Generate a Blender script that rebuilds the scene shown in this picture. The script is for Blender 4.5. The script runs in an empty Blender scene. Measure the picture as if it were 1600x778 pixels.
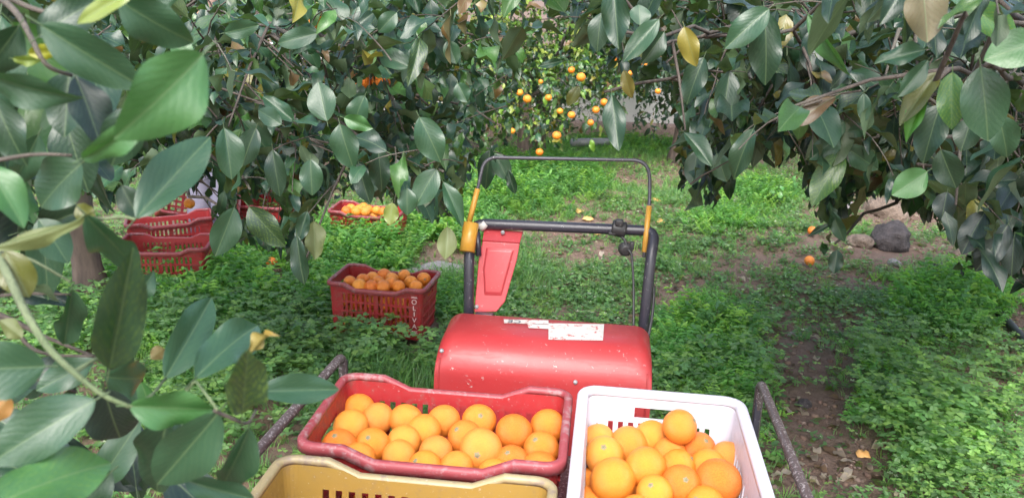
import bpy, bmesh, math, random
import numpy as np
from mathutils import Vector, Matrix

random.seed(11)
rng = np.random.default_rng(11)
R = math.radians
S = bpy.context.scene
COL = S.collection

# ------------------------------------------------------------------ camera, sky, sun, exposure
CAM = Vector((0.0, 0.0, 1.75))
PITCH, ROLL, FPX = R(15.7), R(2.3), 1400.0
fwd = Vector((0, math.cos(PITCH), -math.sin(PITCH)))
rt0, up0 = Vector((1, 0, 0)), Vector((0, math.sin(PITCH), math.cos(PITCH)))
rt = rt0 * math.cos(ROLL) + up0 * math.sin(ROLL)
upv = up0 * math.cos(ROLL) - rt0 * math.sin(ROLL)
cd = bpy.data.cameras.new('camera')
cam = bpy.data.objects.new('camera', cd)
COL.objects.link(cam)
M = Matrix((rt, upv, -fwd)).transposed().to_4x4()
M.translation = CAM
cam.matrix_world = M
cd.sensor_width = 36
cd.lens = 36 * FPX / 1600
cd.clip_start, cd.clip_end = 0.05, 2000
cd.dof.use_dof = True
cd.dof.focus_distance = 1.95
cd.dof.aperture_fstop = 11
S.camera = cam

W = bpy.data.worlds.new('World')
S.world = W
W.use_nodes = True
wn = W.node_tree
wn.nodes.clear()
SUN_EL, SUN_ROT = R(48), R(186)
sky = wn.nodes.new('ShaderNodeTexSky')
sky.sky_type = 'NISHITA'
sky.sun_disc = False
sky.sun_elevation, sky.sun_rotation = SUN_EL, SUN_ROT
sky.air_density, sky.dust_density, sky.ozone_density = 1.0, 3.0, 1.0
hs = wn.nodes.new('ShaderNodeHueSaturation')
hs.inputs['Saturation'].default_value = 0.8
bg = wn.nodes.new('ShaderNodeBackground')
bg.inputs['Strength'].default_value = 0.15
wo = wn.nodes.new('ShaderNodeOutputWorld')
wn.links.new(sky.outputs[0], hs.inputs['Color'])
wn.links.new(hs.outputs[0], bg.inputs['Color'])
wn.links.new(bg.outputs[0], wo.inputs['Surface'])
sl = bpy.data.lights.new('sun', 'SUN')
sl.energy, sl.angle, sl.color = 1.5, R(40), (1, .98, .96)
so = bpy.data.objects.new('sun', sl)
COL.objects.link(so)
sd = Vector((math.cos(SUN_EL) * math.sin(SUN_ROT), math.cos(SUN_EL) * math.cos(SUN_ROT), math.sin(SUN_EL)))
so.rotation_euler = sd.to_track_quat('Z', 'Y').to_euler()
so.location = sd * 30
S.view_settings.view_transform = 'Standard'
S.view_settings.look = 'None'
S.view_settings.gamma = 1
S.view_settings.exposure = 1.75

# ------------------------------------------------------------------ picture <-> place helpers
def ray(px, py):
    return fwd + rt * ((px - 800) / FPX) - upv * ((py - 389) / FPX)
def at(px, py, d):                      # the point at axis distance d
    return CAM + ray(px, py) * d
def on(px, py, z):                      # the point on the level z
    r = ray(px, py)
    return CAM + r * ((z - CAM.z) / r.z)
_rt, _up, _fw = np.array(rt), np.array(upv), np.array(fwd)
def proj(P):
    P = np.asarray(P, float).reshape(-1, 3) - np.array(CAM)
    d = P @ _fw
    ds = np.where(d > .02, d, .02)
    return 800 + FPX * (P @ _rt) / ds, 389 - FPX * (P @ _up) / ds, d

_tab = np.random.default_rng(5).random((64, 64))
def vnoise(x, y):
    x = np.asarray(x, float); y = np.asarray(y, float)
    i, j = np.floor(x).astype(int), np.floor(y).astype(int)
    u, v = x - i, y - j
    u, v = u * u * (3 - 2 * u), v * v * (3 - 2 * v)
    g = lambda a, b: _tab[a % 64, b % 64]
    return (g(i, j) * (1 - u) + g(i + 1, j) * u) * (1 - v) + (g(i, j + 1) * (1 - u) + g(i + 1, j + 1) * u) * v
def gz(x, y):
    return (vnoise(x * .55, y * .55) - .5) * .09 + (vnoise(x * 2.3 + 9, y * 2.3) - .5) * .05 + \
        (vnoise(x * 8, y * 8 + 3) - .5) * .025
def gzf(x, y): return float(gz(np.array([x]), np.array([y]))[0])
def ground_at(px, py):
    p = on(px, py, 0)
    p.z = gzf(p.x, p.y)
    return p

# ------------------------------------------------------------------ object helpers
def link(name, data, parent=None, kind=None):
    o = bpy.data.objects.new(name, data)
    COL.objects.link(o)
    if parent: o.parent = parent
    if kind: o['kind'] = kind
    return o
def tag(o, label, cat, group=None, kind=None):
    o['label'] = label; o['category'] = cat
    if group: o['group'] = group
    if kind: o['kind'] = kind
    return o
def thing(name, label, cat, loc=(0, 0, 0), rotz=0, group=None):
    o = link(name, None)
    o.location = loc; o.rotation_euler = (0, 0, rotz)
    o.empty_display_size = .05
    return tag(o, label, cat, group)

class MB:
    def __init__(s): s.v, s.f, s.sm = [], [], []
    def add(s, vs, fs, smooth=True):
        b = len(s.v)
        s.v += [tuple(p) for p in vs]
        s.f += [tuple(b + i for i in f) for f in fs]
        s.sm += [smooth] * len(fs)
    def box(s, c, d, rot=None, smooth=False):
        c = Vector(c); h = Vector(d) / 2
        vs = [Vector((x, y, z)) for x in (-h.x, h.x) for y in (-h.y, h.y) for z in (-h.z, h.z)]
        if rot: vs = [rot @ p for p in vs]
        s.add([c + p for p in vs], [(0, 1, 3, 2), (4, 6, 7, 5), (0, 4, 5, 1), (2, 3, 7, 6), (0, 2, 6, 4), (1, 5, 7, 3)], smooth)
    def tube(s, pts, rad, n=8, cap=True):
        pts = [Vector(p) for p in pts]
        if not hasattr(rad, '__len__'): rad = [rad] * len(pts)
        vs, fs = [], []
        nrm = None
        for i, p in enumerate(pts):
            t = (pts[min(i + 1, len(pts) - 1)] - pts[max(i - 1, 0)]).normalized()
            if nrm is None:
                nrm = t.orthogonal().normalized()
            nrm = (nrm - t * nrm.dot(t)).normalized()
            b = t.cross(nrm)
            for k in range(n):
                a = 2 * math.pi * k / n
                vs.append(p + (nrm * math.cos(a) + b * math.sin(a)) * rad[i])
        for i in range(len(pts) - 1):
            for k in range(n):
                fs.append((i * n + k, i * n + (k + 1) % n, (i + 1) * n + (k + 1) % n, (i + 1) * n + k))
        if cap:
            fs.append(tuple(range(n))[::-1]); fs.append(tuple((len(pts) - 1) * n + k for k in range(n)))
        s.add(vs, fs)
    def build(s, name, mat, parent=None, kind=None):
        o = link(name, s.mesh(name, mat), parent, kind)
        return o
    def mesh(s, name, mat):
        m = bpy.data.meshes.new(name)
        m.from_pydata(s.v, [], s.f)
        m.polygons.foreach_set('use_smooth', s.sm)
        if mat: m.materials.append(mat)
        m.update()
        return m

def round_path(pts, r, n=6):
    """corners of a polyline rounded with radius r"""
    pts = [Vector(p) for p in pts]
    out = [pts[0]]
    for i in range(1, len(pts) - 1):
        a, b, c = pts[i - 1], pts[i], pts[i + 1]
        d1, d2 = (a - b), (c - b)
        k = min(r, d1.length * .48, d2.length * .48)
        p0, p1 = b + d1.normalized() * k, b + d2.normalized() * k
        for j in range(n + 1):
            t = j / n
            out.append(p0 * (1 - t) ** 2 + b * 2 * t * (1 - t) + p1 * t * t)
    return out + [pts[-1]]
def bez(a, b, c, n=10):
    return [a * (1 - t) ** 2 + b * 2 * t * (1 - t) + c * t * t for t in (i / n for i in range(n + 1))]
def bevel_mesh(o, w, seg=3, ang=30):
    m = o.data
    b = bmesh.new(); b.from_mesh(m)
    es = [e for e in b.edges if len(e.link_faces) == 2 and e.calc_face_angle(0) > R(ang)]
    bmesh.ops.bevel(b, geom=es, offset=w, segments=seg, affect='EDGES', profile=.5, clamp_overlap=True)
    for f in b.faces: f.smooth = True
    b.to_mesh(m); b.free()

# ------------------------------------------------------------------ materials
class NT:
    def __init__(s, name):
        s.m = bpy.data.materials.new(name); s.m.use_nodes = True
        s.t = s.m.node_tree; s.t.nodes.clear()
        s.out = s.n('ShaderNodeOutputMaterial')
    def n(s, t, **kw):
        nd = s.t.nodes.new(t)
        for k, v in kw.items(): setattr(nd, k, v)
        return nd
    def l(s, a, b): s.t.links.new(a, b)
    def val(s, sock, v):
        if hasattr(v, 'is_output'): s.l(v, sock)
        else: sock.default_value = v
    def math(s, op, a, b=None, clamp=False):
        nd = s.n('ShaderNodeMath', operation=op, use_clamp=clamp)
        s.val(nd.inputs[0], a)
        if b is not None: s.val(nd.inputs[1], b)
        return nd.outputs[0]
    def mix(s, f, a, b, blend='MIX'):
        nd = s.n('ShaderNodeMix', data_type='RGBA', blend_type=blend)
        s.val(nd.inputs[0], f)
        for i, v in ((6, a), (7, b)):
            if hasattr(v, 'is_output'): s.l(v, nd.inputs[i])
            else: nd.inputs[i].default_value = (*v, 1)
        return nd.outputs[2]
    def noise(s, scale, detail=4, rough=.55, vec=None, dist=0):
        nd = s.n('ShaderNodeTexNoise')
        nd.inputs['Scale'].default_value = scale; nd.inputs['Detail'].default_value = detail
        nd.inputs['Roughness'].default_value = rough; nd.inputs['Distortion'].default_value = dist
        s.l(vec if vec is not None else s.obj(), nd.inputs['Vector'])
        return nd.outputs['Fac']
    def obj(s):
        if not hasattr(s, '_tc'): s._tc = s.n('ShaderNodeTexCoord')
        return s._tc.outputs['Object']
    def mapr(s, v, a, b, c=0, d=1):
        nd = s.n('ShaderNodeMapRange')
        s.val(nd.inputs[0], v)
        for i, x in enumerate((a, b, c, d)): nd.inputs[i + 1].default_value = x
        return nd.outputs[0]
    def bump(s, h, strength=.3, dist=.01):
        nd = s.n('ShaderNodeBump')
        nd.inputs['Strength'].default_value = strength; nd.inputs['Distance'].default_value = dist
        s.l(h, nd.inputs['Height'])
        return nd.outputs[0]
    def pbsdf(s, color, rough=.5, metal=0, spec=.5, normal=None, coat=0):
        p = s.n('ShaderNodeBsdfPrincipled')
        if hasattr(color, 'is_output'): s.l(color, p.inputs['Base Color'])
        else: p.inputs['Base Color'].default_value = (*color, 1)
        s.val(p.inputs['Roughness'], rough); s.val(p.inputs['Metallic'], metal)
        s.val(p.inputs['Specular IOR Level'], spec)
        p.inputs['Coat Weight'].default_value = coat
        if normal is not None: s.l(normal, p.inputs['Normal'])
        return p
    def done(s, shader):
        s.l(shader.outputs[0], s.out.inputs['Surface']); return s.m

def plastic(name, col, dirt=(.12, .09, .07), rough=.42, amount=.35):
    t = NT(name)
    n1 = t.noise(9, 5); n2 = t.noise(70, 4)
    c = t.mix(t.mapr(n1, .35, .7, 0, .35), col, tuple(x * .78 for x in col))
    c = t.mix(t.mapr(t.math('MULTIPLY', n1, n2), .26, .37, 0, amount), c, dirt)
    c = t.mix(t.mapr(t.noise(22, 6, .75), .58, .70, 0, amount * .8), c, dirt)
    c = t.mix(t.mapr(t.noise(160, 2), .66, .72, 0, .35), c, tuple(min(1, x * .6 + .3) for x in col))
    return t.done(t.pbsdf(c, t.mapr(n2, .3, .7, rough - .08, rough + .14), normal=t.bump(n2, .12, .002)))
M_RED = plastic('red_plastic', (.29, .015, .018), rough=.5)
M_REDRIM = plastic('red_plastic_worn_sheen', (.27, .05, .058), dirt=(.33, .24, .24), rough=.48, amount=.6)  # scuffed rim; its pink base also has sky reflection painted in
M_YEL = plastic('yellow_plastic', (.27, .168, .036), amount=.25)
M_YELRIM = plastic('yellow_plastic_worn', (.31, .245, .13), dirt=(.20, .15, .12), amount=.85)
M_WHI = plastic('white_plastic', (.54, .54, .60), dirt=(.42, .37, .36), amount=.3)
M_LETTER = plastic('pale_print', (.75, .55, .55), amount=.2)

def paint(name, col, chip=(.42, .36, .34), sc=14, thr=.69, rough=.3):
    t = NT(name)
    n0 = t.noise(3.2, 5); n1 = t.noise(sc, 6, .6, dist=.6); n2 = t.noise(85, 3)
    c = t.mix(t.mapr(n0, .35, .7, 0, .4), col, tuple(min(1, x * .8 + .02) for x in col))
    sc_ = t.mapr(n1, thr, thr + .03)
    c = t.mix(sc_, c, chip)
    c = t.mix(t.mapr(n2, .66, .72, 0, .5), c, tuple(min(1, x * .5 + .22) for x in col))
    c = t.mix(t.mapr(t.noise(6, 6, .7), .52, .72, 0, .35), c, tuple(x * .55 + .05 for x in col))
    r = t.mapr(n0, .3, .7, rough - .06, rough + .16)
    return t.done(t.pbsdf(c, r, normal=t.bump(t.math('SUBTRACT', n2, sc_), .16, .002), coat=.1))
M_PAINT = paint('red_paint', (.35, .025, .027), chip=(.40, .27, .25), sc=42, thr=.67, rough=.46)
M_PANEL = paint('red_panel_paint', (.40, .042, .05), sc=9, thr=.72)
M_BLACK = paint('black_tube_paint', (.022, .022, .034), chip=(.35, .34, .36), sc=60, thr=.66, rough=.28)
M_HOOP = paint('worn_dark_steel', (.06, .06, .075), chip=(.25, .24, .25), sc=80, thr=.62, rough=.35)
M_RUST = paint('rusty_steel', (.085, .062, .062), chip=(.30, .27, .27), sc=150, thr=.56, rough=.42)
M_OCHRE = paint('ochre_paint', (.52, .27, .035), chip=(.2, .12, .05), sc=40, thr=.64)
M_STEEL = paint('grey_steel', (.30, .30, .31), chip=(.15, .09, .06), sc=40, thr=.6, rough=.35)
M_RUBBER = paint('black_rubber', (.018, .018, .02), chip=(.06, .06, .06), sc=50, thr=.7, rough=.5)
def m_label():
    t = NT('worn_paper_label')
    n = t.noise(60, 5, .7)
    c = t.mix(t.mapr(n, .57, .62), t.mix(t.noise(18, 4), (.56, .55, .52), (.40, .38, .35)), (.42, .07, .06))
    return t.done(t.pbsdf(c, .5))
M_LABEL = m_label()
M_INK = NT('grey_ink'); M_INK = M_INK.done(M_INK.pbsdf((.09, .11, .13), .6))

def m_orange():
    t = NT('orange_peel')
    oi = t.n('ShaderNodeObjectInfo')
    n0 = t.noise(14, 3); pores = t.n('ShaderNodeTexVoronoi')
    pores.inputs['Scale'].default_value = 330; t.l(t.obj(), pores.inputs['Vector'])
    c = t.mix(oi.outputs['Random'], oi.outputs['Color'], t.mix(.5, oi.outputs['Color'], (.86, .36, .03)))
    c = t.mix(t.mapr(n0, .38, .7, 0, .55), c, t.mix(.42, c, (.84, .42, .07)))
    c = t.mix(t.mapr(t.noise(90, 3), .70, .74, 0, .5), c, (.35, .16, .03))
    p = t.pbsdf(c, .36, spec=.45, normal=t.bump(pores.outputs['Distance'], .55, .0014))
    p.inputs['Subsurface Weight'].default_value = .12
    p.inputs['Subsurface Radius'].default_value = (.01, .004, .001)
    return t.done(p)
M_ORANGE = m_orange()
M_CALYX = NT('calyx_green'); M_CALYX = M_CALYX.done(M_CALYX.pbsdf(M_CALYX.mix(M_CALYX.noise(200), (.10, .10, .04), (.30, .27, .17)), .8))
M_PEEL = NT('torn_peel'); M_PEEL = M_PEEL.done(M_PEEL.pbsdf(M_PEEL.mix(M_PEEL.noise(60), (.75, .30, .05), (.75, .50, .22)), .6))

def m_leaf(name, per_object, trans=.15):
    """colour: tone from the object (per_object) or from the mesh attribute 'tone'; alpha: chlorosis between the veins"""
    t = NT(name)
    uv = t.n('ShaderNodeUVMap'); uv.uv_map = 'UVMap'
    sx = t.n('ShaderNodeSeparateXYZ'); t.l(uv.outputs[0], sx.inputs[0])
    u, v = sx.outputs[0], t.math('ABSOLUTE', t.math('SUBTRACT', sx.outputs[1], .5))
    if per_object:
        oi = t.n('ShaderNodeObjectInfo'); tone, alpha = oi.outputs['Color'], oi.outputs['Alpha']
    else:
        at_ = t.n('ShaderNodeAttribute', attribute_name='tone'); tone, alpha = at_.outputs['Color'], at_.outputs['Alpha']
    ph = t.math('ADD', t.math('SUBTRACT', t.math('MULTIPLY', u, 56.0), t.math('MULTIPLY', v, 52.0)), t.math('MULTIPLY', t.noise(6, 2), 9.0))
    vein = t.math('SINE', ph)
    veinm = t.mapr(vein, .55, 1.0)
    mid = t.mapr(v, .008, .022, 1, 0)
    n = t.noise(30, 3) if per_object else t.noise(25, 2)
    tcl = t.n('ShaderNodeTexCoord')
    c = t.mix(t.mapr(n, .3, .75, 0, .35), tone, t.mix(1, tone, (1.5, 1.35, .9), 'MULTIPLY'))
    c = t.mix(t.math('MULTIPLY', veinm, .10), c, (.09, .16, .07))
    # chlorosis: yellow between the side veins
    c = t.mix(t.math('MULTIPLY', t.math('SUBTRACT', 1.0, alpha), t.math('MULTIPLY', t.mapr(vein, .7, -.6, .1, .8), t.mapr(n, .38, .62, 0, 1))), c, (.16, .24, .035))
    c = t.mix(t.math('MULTIPLY', mid, .38), c, (.15, .22, .10))
    c = t.mix(t.mapr(t.noise(210 if per_object else 150, 2), .70, .76, 0, .6), c, (.15, .16, .11))
    c = t.mix(t.mapr(t.noise(55, 4, .7), .66, .74, 0, .55), c, (.12, .10, .035))
    geo = t.n('ShaderNodeNewGeometry')
    under = t.mix(.35, c, (.13, .18, .08))
    c = t.mix(geo.outputs['Backfacing'], c, under)
    bh = t.math('SUBTRACT', t.math('MULTIPLY', vein, -.22), t.math('MULTIPLY', mid, 1.2))
    bh = t.math('ADD', bh, t.math('MULTIPLY', t.noise(45, 2), 1.2))
    nb = t.bump(bh, .16, .0016)
    rough = t.math('ADD', t.mapr(n, .3, .7, .30, .48), t.math('MULTIPLY', geo.outputs['Backfacing'], .2))
    p = t.pbsdf(t.mix(1, c, (.85, .86, .84), 'MULTIPLY'), rough, spec=.58, normal=nb)
    tr = t.n('ShaderNodeBsdfTranslucent')
    t.l(t.mix(1, c, (1.6, 1.9, .7), 'MULTIPLY'), tr.inputs['Color'])
    mx = t.n('ShaderNodeMixShader'); mx.inputs[0].default_value = trans
    t.l(p.outputs[0], mx.inputs[1]); t.l(tr.outputs[0], mx.inputs[2])
    return t.done(mx)
M_LEAF = m_leaf('citrus_leaf', True)
M_FOL = m_leaf('citrus_foliage', False)

def m_herb():
    t = NT('herb_green')
    a = t.n('ShaderNodeAttribute', attribute_name='tone')
    c = t.mix(t.mapr(t.noise(40, 2), .3, .7, 0, .3), a.outputs['Color'], t.mix(1, a.outputs['Color'], (1.4, 1.3, .8), 'MULTIPLY'))
    p = t.pbsdf(c, .5, spec=.4)
    tr = t.n('ShaderNodeBsdfTranslucent'); t.l(t.mix(1, c, (1.5, 1.7, .7), 'MULTIPLY'), tr.inputs['Color'])
    mx = t.n('ShaderNodeMixShader'); mx.inputs[0].default_value = .45
    t.l(p.outputs[0], mx.inputs[1]); t.l(tr.outputs[0], mx.inputs[2])
    return t.done(mx)
M_HERB = m_herb()

def m_bark(name, a, b, sc=18):
    t = NT(name)
    mp = t.n('ShaderNodeMapping'); mp.inputs['Scale'].default_value = (1, 1, .25)
    t.l(t.obj(), mp.inputs[0])
    n = t.noise(sc, 6, .65, vec=mp.outputs[0]); n2 = t.noise(4, 3)
    c = t.mix(t.mapr(n, .3, .7), a, b)
    c = t.mix(t.mapr(n2, .5, .75, 0, .5), c, (.20, .20, .16))
    return t.done(t.pbsdf(c, .85, normal=t.bump(n, .7, .012)))
M_BARK = m_bark('bark', (.055, .04, .035), (.16, .115, .095))
M_TWIG = m_bark('twig_bark', (.03, .024, .02), (.10, .08, .065), 60)
M_GTWIG = m_bark('green_twig', (.075, .11, .045), (.13, .17, .08), 60)

def m_soil():
    t = NT('soil')
    n1 = t.noise(1.6, 6); n2 = t.noise(28, 8, .7); n3 = t.noise(140, 4)
    c = t.mix(t.mapr(n2, .3, .7), (.11, .068, .05), (.26, .175, .135))
    c = t.mix(t.mapr(n1, .4, .7, 0, .6), c, (.19, .145, .115))
    c = t.mix(t.mapr(n3, .64, .72, 0, .5), c, (.30, .25, .21))
    # moss and seedlings tint where the herb layer is thick, far away where no herbs are built
    h = t.math('ADD', t.math('MULTIPLY', n2, .7), t.math('MULTIPLY', n3, .3))
    return t.done(t.pbsdf(c, .95, spec=.2, normal=t.bump(h, .9, .03)))
M_SOIL = m_soil()
def m_rock(name, a, b):
    t = NT(name)
    n = t.noise(12, 8, .7); n2 = t.noise(60, 4)
    c = t.mix(t.mapr(n, .3, .7), a, b)
    c = t.mix(t.mapr(n2, .62, .72, 0, .6), c, tuple(min(1, x * 1.8) for x in b))
    return t.done(t.pbsdf(c, .9, normal=t.bump(t.math('ADD', n, t.math('MULTIPLY', n2, .4)), 1.0, .05)))
M_ROCKD = m_rock('dark_lava_rock', (.032, .027, .028), (.13, .11, .11))
M_ROCKT = m_rock('tan_rock', (.17, .12, .09), (.30, .23, .18))
M_ROCKP = m_rock('pale_rock', (.22, .20, .20), (.42, .38, .38))
def m_wall():
    t = NT('pale_render')
    n = t.noise(1.2, 6); n2 = t.noise(20, 5)
    c = t.mix(t.mapr(n, .35, .7), (.66, .62, .62), (.82, .79, .78))
    c = t.mix(t.mapr(n2, .6, .75, 0, .4), c, (.40, .36, .34))
    return t.done(t.pbsdf(c, .9, normal=t.bump(n2, .3, .01)))
M_WALL = m_wall()
M_KERB = m_rock('pinkish_concrete', (.30, .20, .17), (.46, .34, .29))
M_CLOTH = NT('lavender_cloth'); M_CLOTH = M_CLOTH.done(M_CLOTH.pbsdf(M_CLOTH.mix(M_CLOTH.noise(40), (.19, .185, .25), (.28, .27, .36)), .9))

# ------------------------------------------------------------------ ground
def axis(a, b, n, far):
    mid = np.linspace(a, b, n)
    st = (b - a) / (n - 1)
    k = np.geomspace(st, far, 26)
    return np.concatenate([a - k[::-1], mid, b + k])
gx, gy = axis(-6, 6, 170, 500), axis(.2, 14, 200, 500)
X, Y = np.meshgrid(gx, gy)
Z = gz(X, Y) * np.exp(-np.maximum(0, np.hypot(X, Y - 6) - 30) / 20)
nx, ny = len(gx), len(gy)
idx = np.arange(nx * ny).reshape(ny, nx)
q = np.stack([idx[:-1, :-1], idx[:-1, 1:], idx[1:, 1:], idx[1:, :-1]], -1).reshape(-1, 4)
gm = bpy.data.meshes.new('ground')
gm.from_pydata(np.stack([X, Y, Z], -1).reshape(-1, 3).tolist(), [], q.tolist())
gm.polygons.foreach_set('use_smooth', [True] * len(gm.polygons))
gm.materials.append(M_SOIL)
g = link('ground', gm); g['kind'] = 'structure'

# ------------------------------------------------------------------ scattered meshes (numpy)
def tri_mesh(name, V, F, tone, mat, uv=None, parent=None, smooth=True):
    m = bpy.data.meshes.new(name)
    nv, nf = len(V), len(F)
    m.vertices.add(nv); m.vertices.foreach_set('co', V.astype(np.float32).ravel())
    m.loops.add(nf * 3); m.loops.foreach_set('vertex_index', F.astype(np.int32).ravel())
    m.polygons.add(nf); m.polygons.foreach_set('loop_start', np.arange(0, nf * 3, 3, dtype=np.int32))
    m.polygons.foreach_set('use_smooth', np.full(nf, smooth))
    m.update(calc_edges=True)
    a = m.color_attributes.new('tone', 'FLOAT_COLOR', 'POINT')
    a.data.foreach_set('color', tone.astype(np.float32).ravel())
    if uv is not None:
        ul = m.uv_layers.new(name='UVMap')
        ul.data.foreach_set('uv', uv[F.ravel()].astype(np.float32).ravel())
    m.materials.append(mat)
    m.validate()
    return link(name, m, parent)
def tile(tv, tf, mats, org, tone, tuv=None):
    """copies of a template: mats (n,3,3), org (n,3), tone (n,4) or (n,k,4)"""
    n, k = len(org), len(tv)
    V = np.einsum('nij,kj->nki', mats, tv) + org[:, None, :]
    F = tf[None] + (np.arange(n) * k)[:, None, None]
    T = np.repeat(tone[:, None, :], k, 1) if tone.ndim == 2 else tone
    U = np.repeat(tuv[None], n, 0).reshape(-1, 2) if tuv is not None else None
    return V.reshape(-1, 3), F.reshape(-1, 3), T.reshape(-1, 4), U
def cat_parts(parts):
    Vs, Fs, Ts, Us, b = [], [], [], [], 0
    for V, F, T, U in parts:
        Vs.append(V); Fs.append(F + b); Ts.append(T); b += len(V)
        if U is not None: Us.append(U)
    return np.concatenate(Vs), np.concatenate(Fs), np.concatenate(Ts), (np.concatenate(Us) if Us else None)
def yaw_tilt(yaw, tilt, tdir, sc):
    """(n,3,3): spin by yaw, then lean by tilt towards tdir, then scale"""
    c, s = np.cos(yaw), np.sin(yaw); z, o = np.zeros_like(c), np.ones_like(c)
    Rz = np.stack([np.stack([c, -s, z], -1), np.stack([s, c, z], -1), np.stack([z, z, o], -1)], 1)
    k = np.stack([-np.sin(tdir), np.cos(tdir), z], -1)
    K = np.stack([np.stack([z, -k[:, 2], k[:, 1]], -1), np.stack([k[:, 2], z, -k[:, 0]], -1), np.stack([-k[:, 1], k[:, 0], z], -1)], 1)
    I = np.eye(3)[None]
    Rt = I + np.sin(tilt)[:, None, None] * K + (1 - np.cos(tilt))[:, None, None] * (K @ K)
    return (Rt @ Rz) * sc[:, None, None]

# ---------------- leaf templates
def leaf_grid(nl, nw, bend, fold, twist, wave, seed, petiole=True, tipcurl=0):
    """unit leaf along +X, width 1 across Y, upper side +Z; returns verts, tris, uv"""
    r = random.Random(seed)
    V, UV, F = [], [], []
    ph1, ph2 = r.uniform(0, 6), r.uniform(0, 6)
    asym = r.uniform(-.06, .06)
    for i in range(nl + 1):
        t = i / nl
        w = (4 * max(t, 1e-4) * (1 - t)) ** .78 * (1.04 - .12 * t) * (1 if t < .8 else 1 - .9 * (t - .8)) * .5
        if i in (0, nl): w = .004
        z0 = -bend * t * t - tipcurl * max(0, t - .7) ** 2 * 6
        x0 = t * (1 - .25 * bend * bend * t)
        tw = twist * (t - .2)
        for j in range(nw + 1):
            s = (j / nw) * 2 - 1
            y = s * w * (1 + asym * s)
            z = z0 + abs(s) * w * fold - s * s * w * fold * .35 + wave * math.sin(t * 9 + (ph1 if s < 0 else ph2)) * s * s * w
            yy, zz = y * math.cos(tw) - (z - z0) * math.sin(tw), y * math.sin(tw) + (z - z0) * math.cos(tw) + z0
            V.append((x0, yy, zz)); UV.append((t, .5 + s * w))
    k = nw + 1
    for i in range(nl):
        for j in range(nw):
            a, b, c, d = i * k + j, (i + 1) * k + j, (i + 1) * k + j + 1, i * k + j + 1
            if i == 0: F += [(a, b, c)] if j < nw / 2 else [(d, b, c)]
            elif i == nl - 1: F += [(a, b, d)] if j < nw / 2 else [(a, c, d)]
            else: F += [(a, b, c), (a, c, d)]
    if petiole:
        b = len(V)
        for x, z in ((0.03, 0), (-.13, .02)):
            for q_ in range(3):
                an = q_ * 2.094
                V.append((x, .018 * math.cos(an) , z + .018 * math.sin(an) - .005)); UV.append((.02, .5))
        for q_ in range(3):
            n_ = (q_ + 1) % 3
            F += [(b + q_, b + n_, b + 3 + n_), (b + q_, b + 3 + n_, b + 3 + q_)]
    return np.array(V), np.array(F), np.array(UV)
def leaf_mesh(name, tpl, mat):
    V, F, UV = tpl
    m = bpy.data.meshes.new(name)
    m.from_pydata(V.tolist(), [], F.tolist())
    m.polygons.foreach_set('use_smooth', [True] * len(m.polygons))
    ul = m.uv_layers.new(name='UVMap')
    li = np.empty(len(m.loops), np.int32); m.loops.foreach_get('vertex_index', li)
    ul.data.foreach_set('uv', UV[li].astype(np.float32).ravel())
    m.materials.append(mat); m.update()
    return m
SHAPES = [(.10, .35, .1, .25), (.22, .45, -.2, .4), (.35, .3, .25, .5), (.05, .55, .3, .6), (.28, .25, -.3, .3), (.45, .5, .1, .45), (-.08, .3, -.1, .5), (.18, .6, .4, .3)]
HERO = [leaf_mesh('big_leaf_shape', leaf_grid(16, 8, s[0], s[1] * .75, s[2], s[3] * .4, i + 20), M_LEAF) for i, s in enumerate(SHAPES)]
HERO.append(leaf_mesh('curled_leaf_shape', leaf_grid(16, 8, .5, .7, .9, .5, 50, tipcurl=.5), M_LEAF))
MID = [leaf_mesh('leaf_shape', leaf_grid(7, 4, s[0] * 1.5, s[1] * .9, s[2] * 1.3, s[3], i + 40), M_LEAF) for i, s in enumerate(SHAPES)]
LOW = [leaf_grid(5, 2, s[0] * 1.5, s[1] * .9, s[2], s[3], i + 60, petiole=False) for i, s in enumerate(SHAPES[:6])]

def tone_green(r):
    k = r.random()
    if k < .04: c = (.17, .15, .02)          # yellowing
    elif k < .07: c = (.12, .07, .025)       # browning
    elif k < .22: c = (.05, .135, .03)       # young
    elif k < .55: c = (.024, .072, .034)
    else: c = (.016, .046, .028)
    j = r.uniform(.8, 1.2)
    return (c[0] * j, c[1] * j, c[2] * j, 1 if r.random() > .12 else r.uniform(.3, .7))
def leaf_frame(axis_, normal):
    x = Vector(axis_).normalized()
    z = Vector(normal); z = z - x * z.dot(x)
    if z.length < 1e-4: z = x.orthogonal()
    z.normalize()
    return x, z.cross(x), z
class Leaf:
    __slots__ = ('p', 'x', 'y', 'z', 'L', 'w', 'tone', 'shape', 'hero')
    def __init__(s, p, ax, nrm, L, w, tone, shape, hero=False):
        s.p = p; s.x, s.y, s.z = leaf_frame(ax, nrm); s.L, s.w, s.tone, s.shape, s.hero = L, w, tone, shape, hero
    def matrix(s):
        m = Matrix((s.x * s.L, s.y * s.w, s.z * s.L * .8)).transposed().to_4x4()
        m.translation = s.p
        return m

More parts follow.
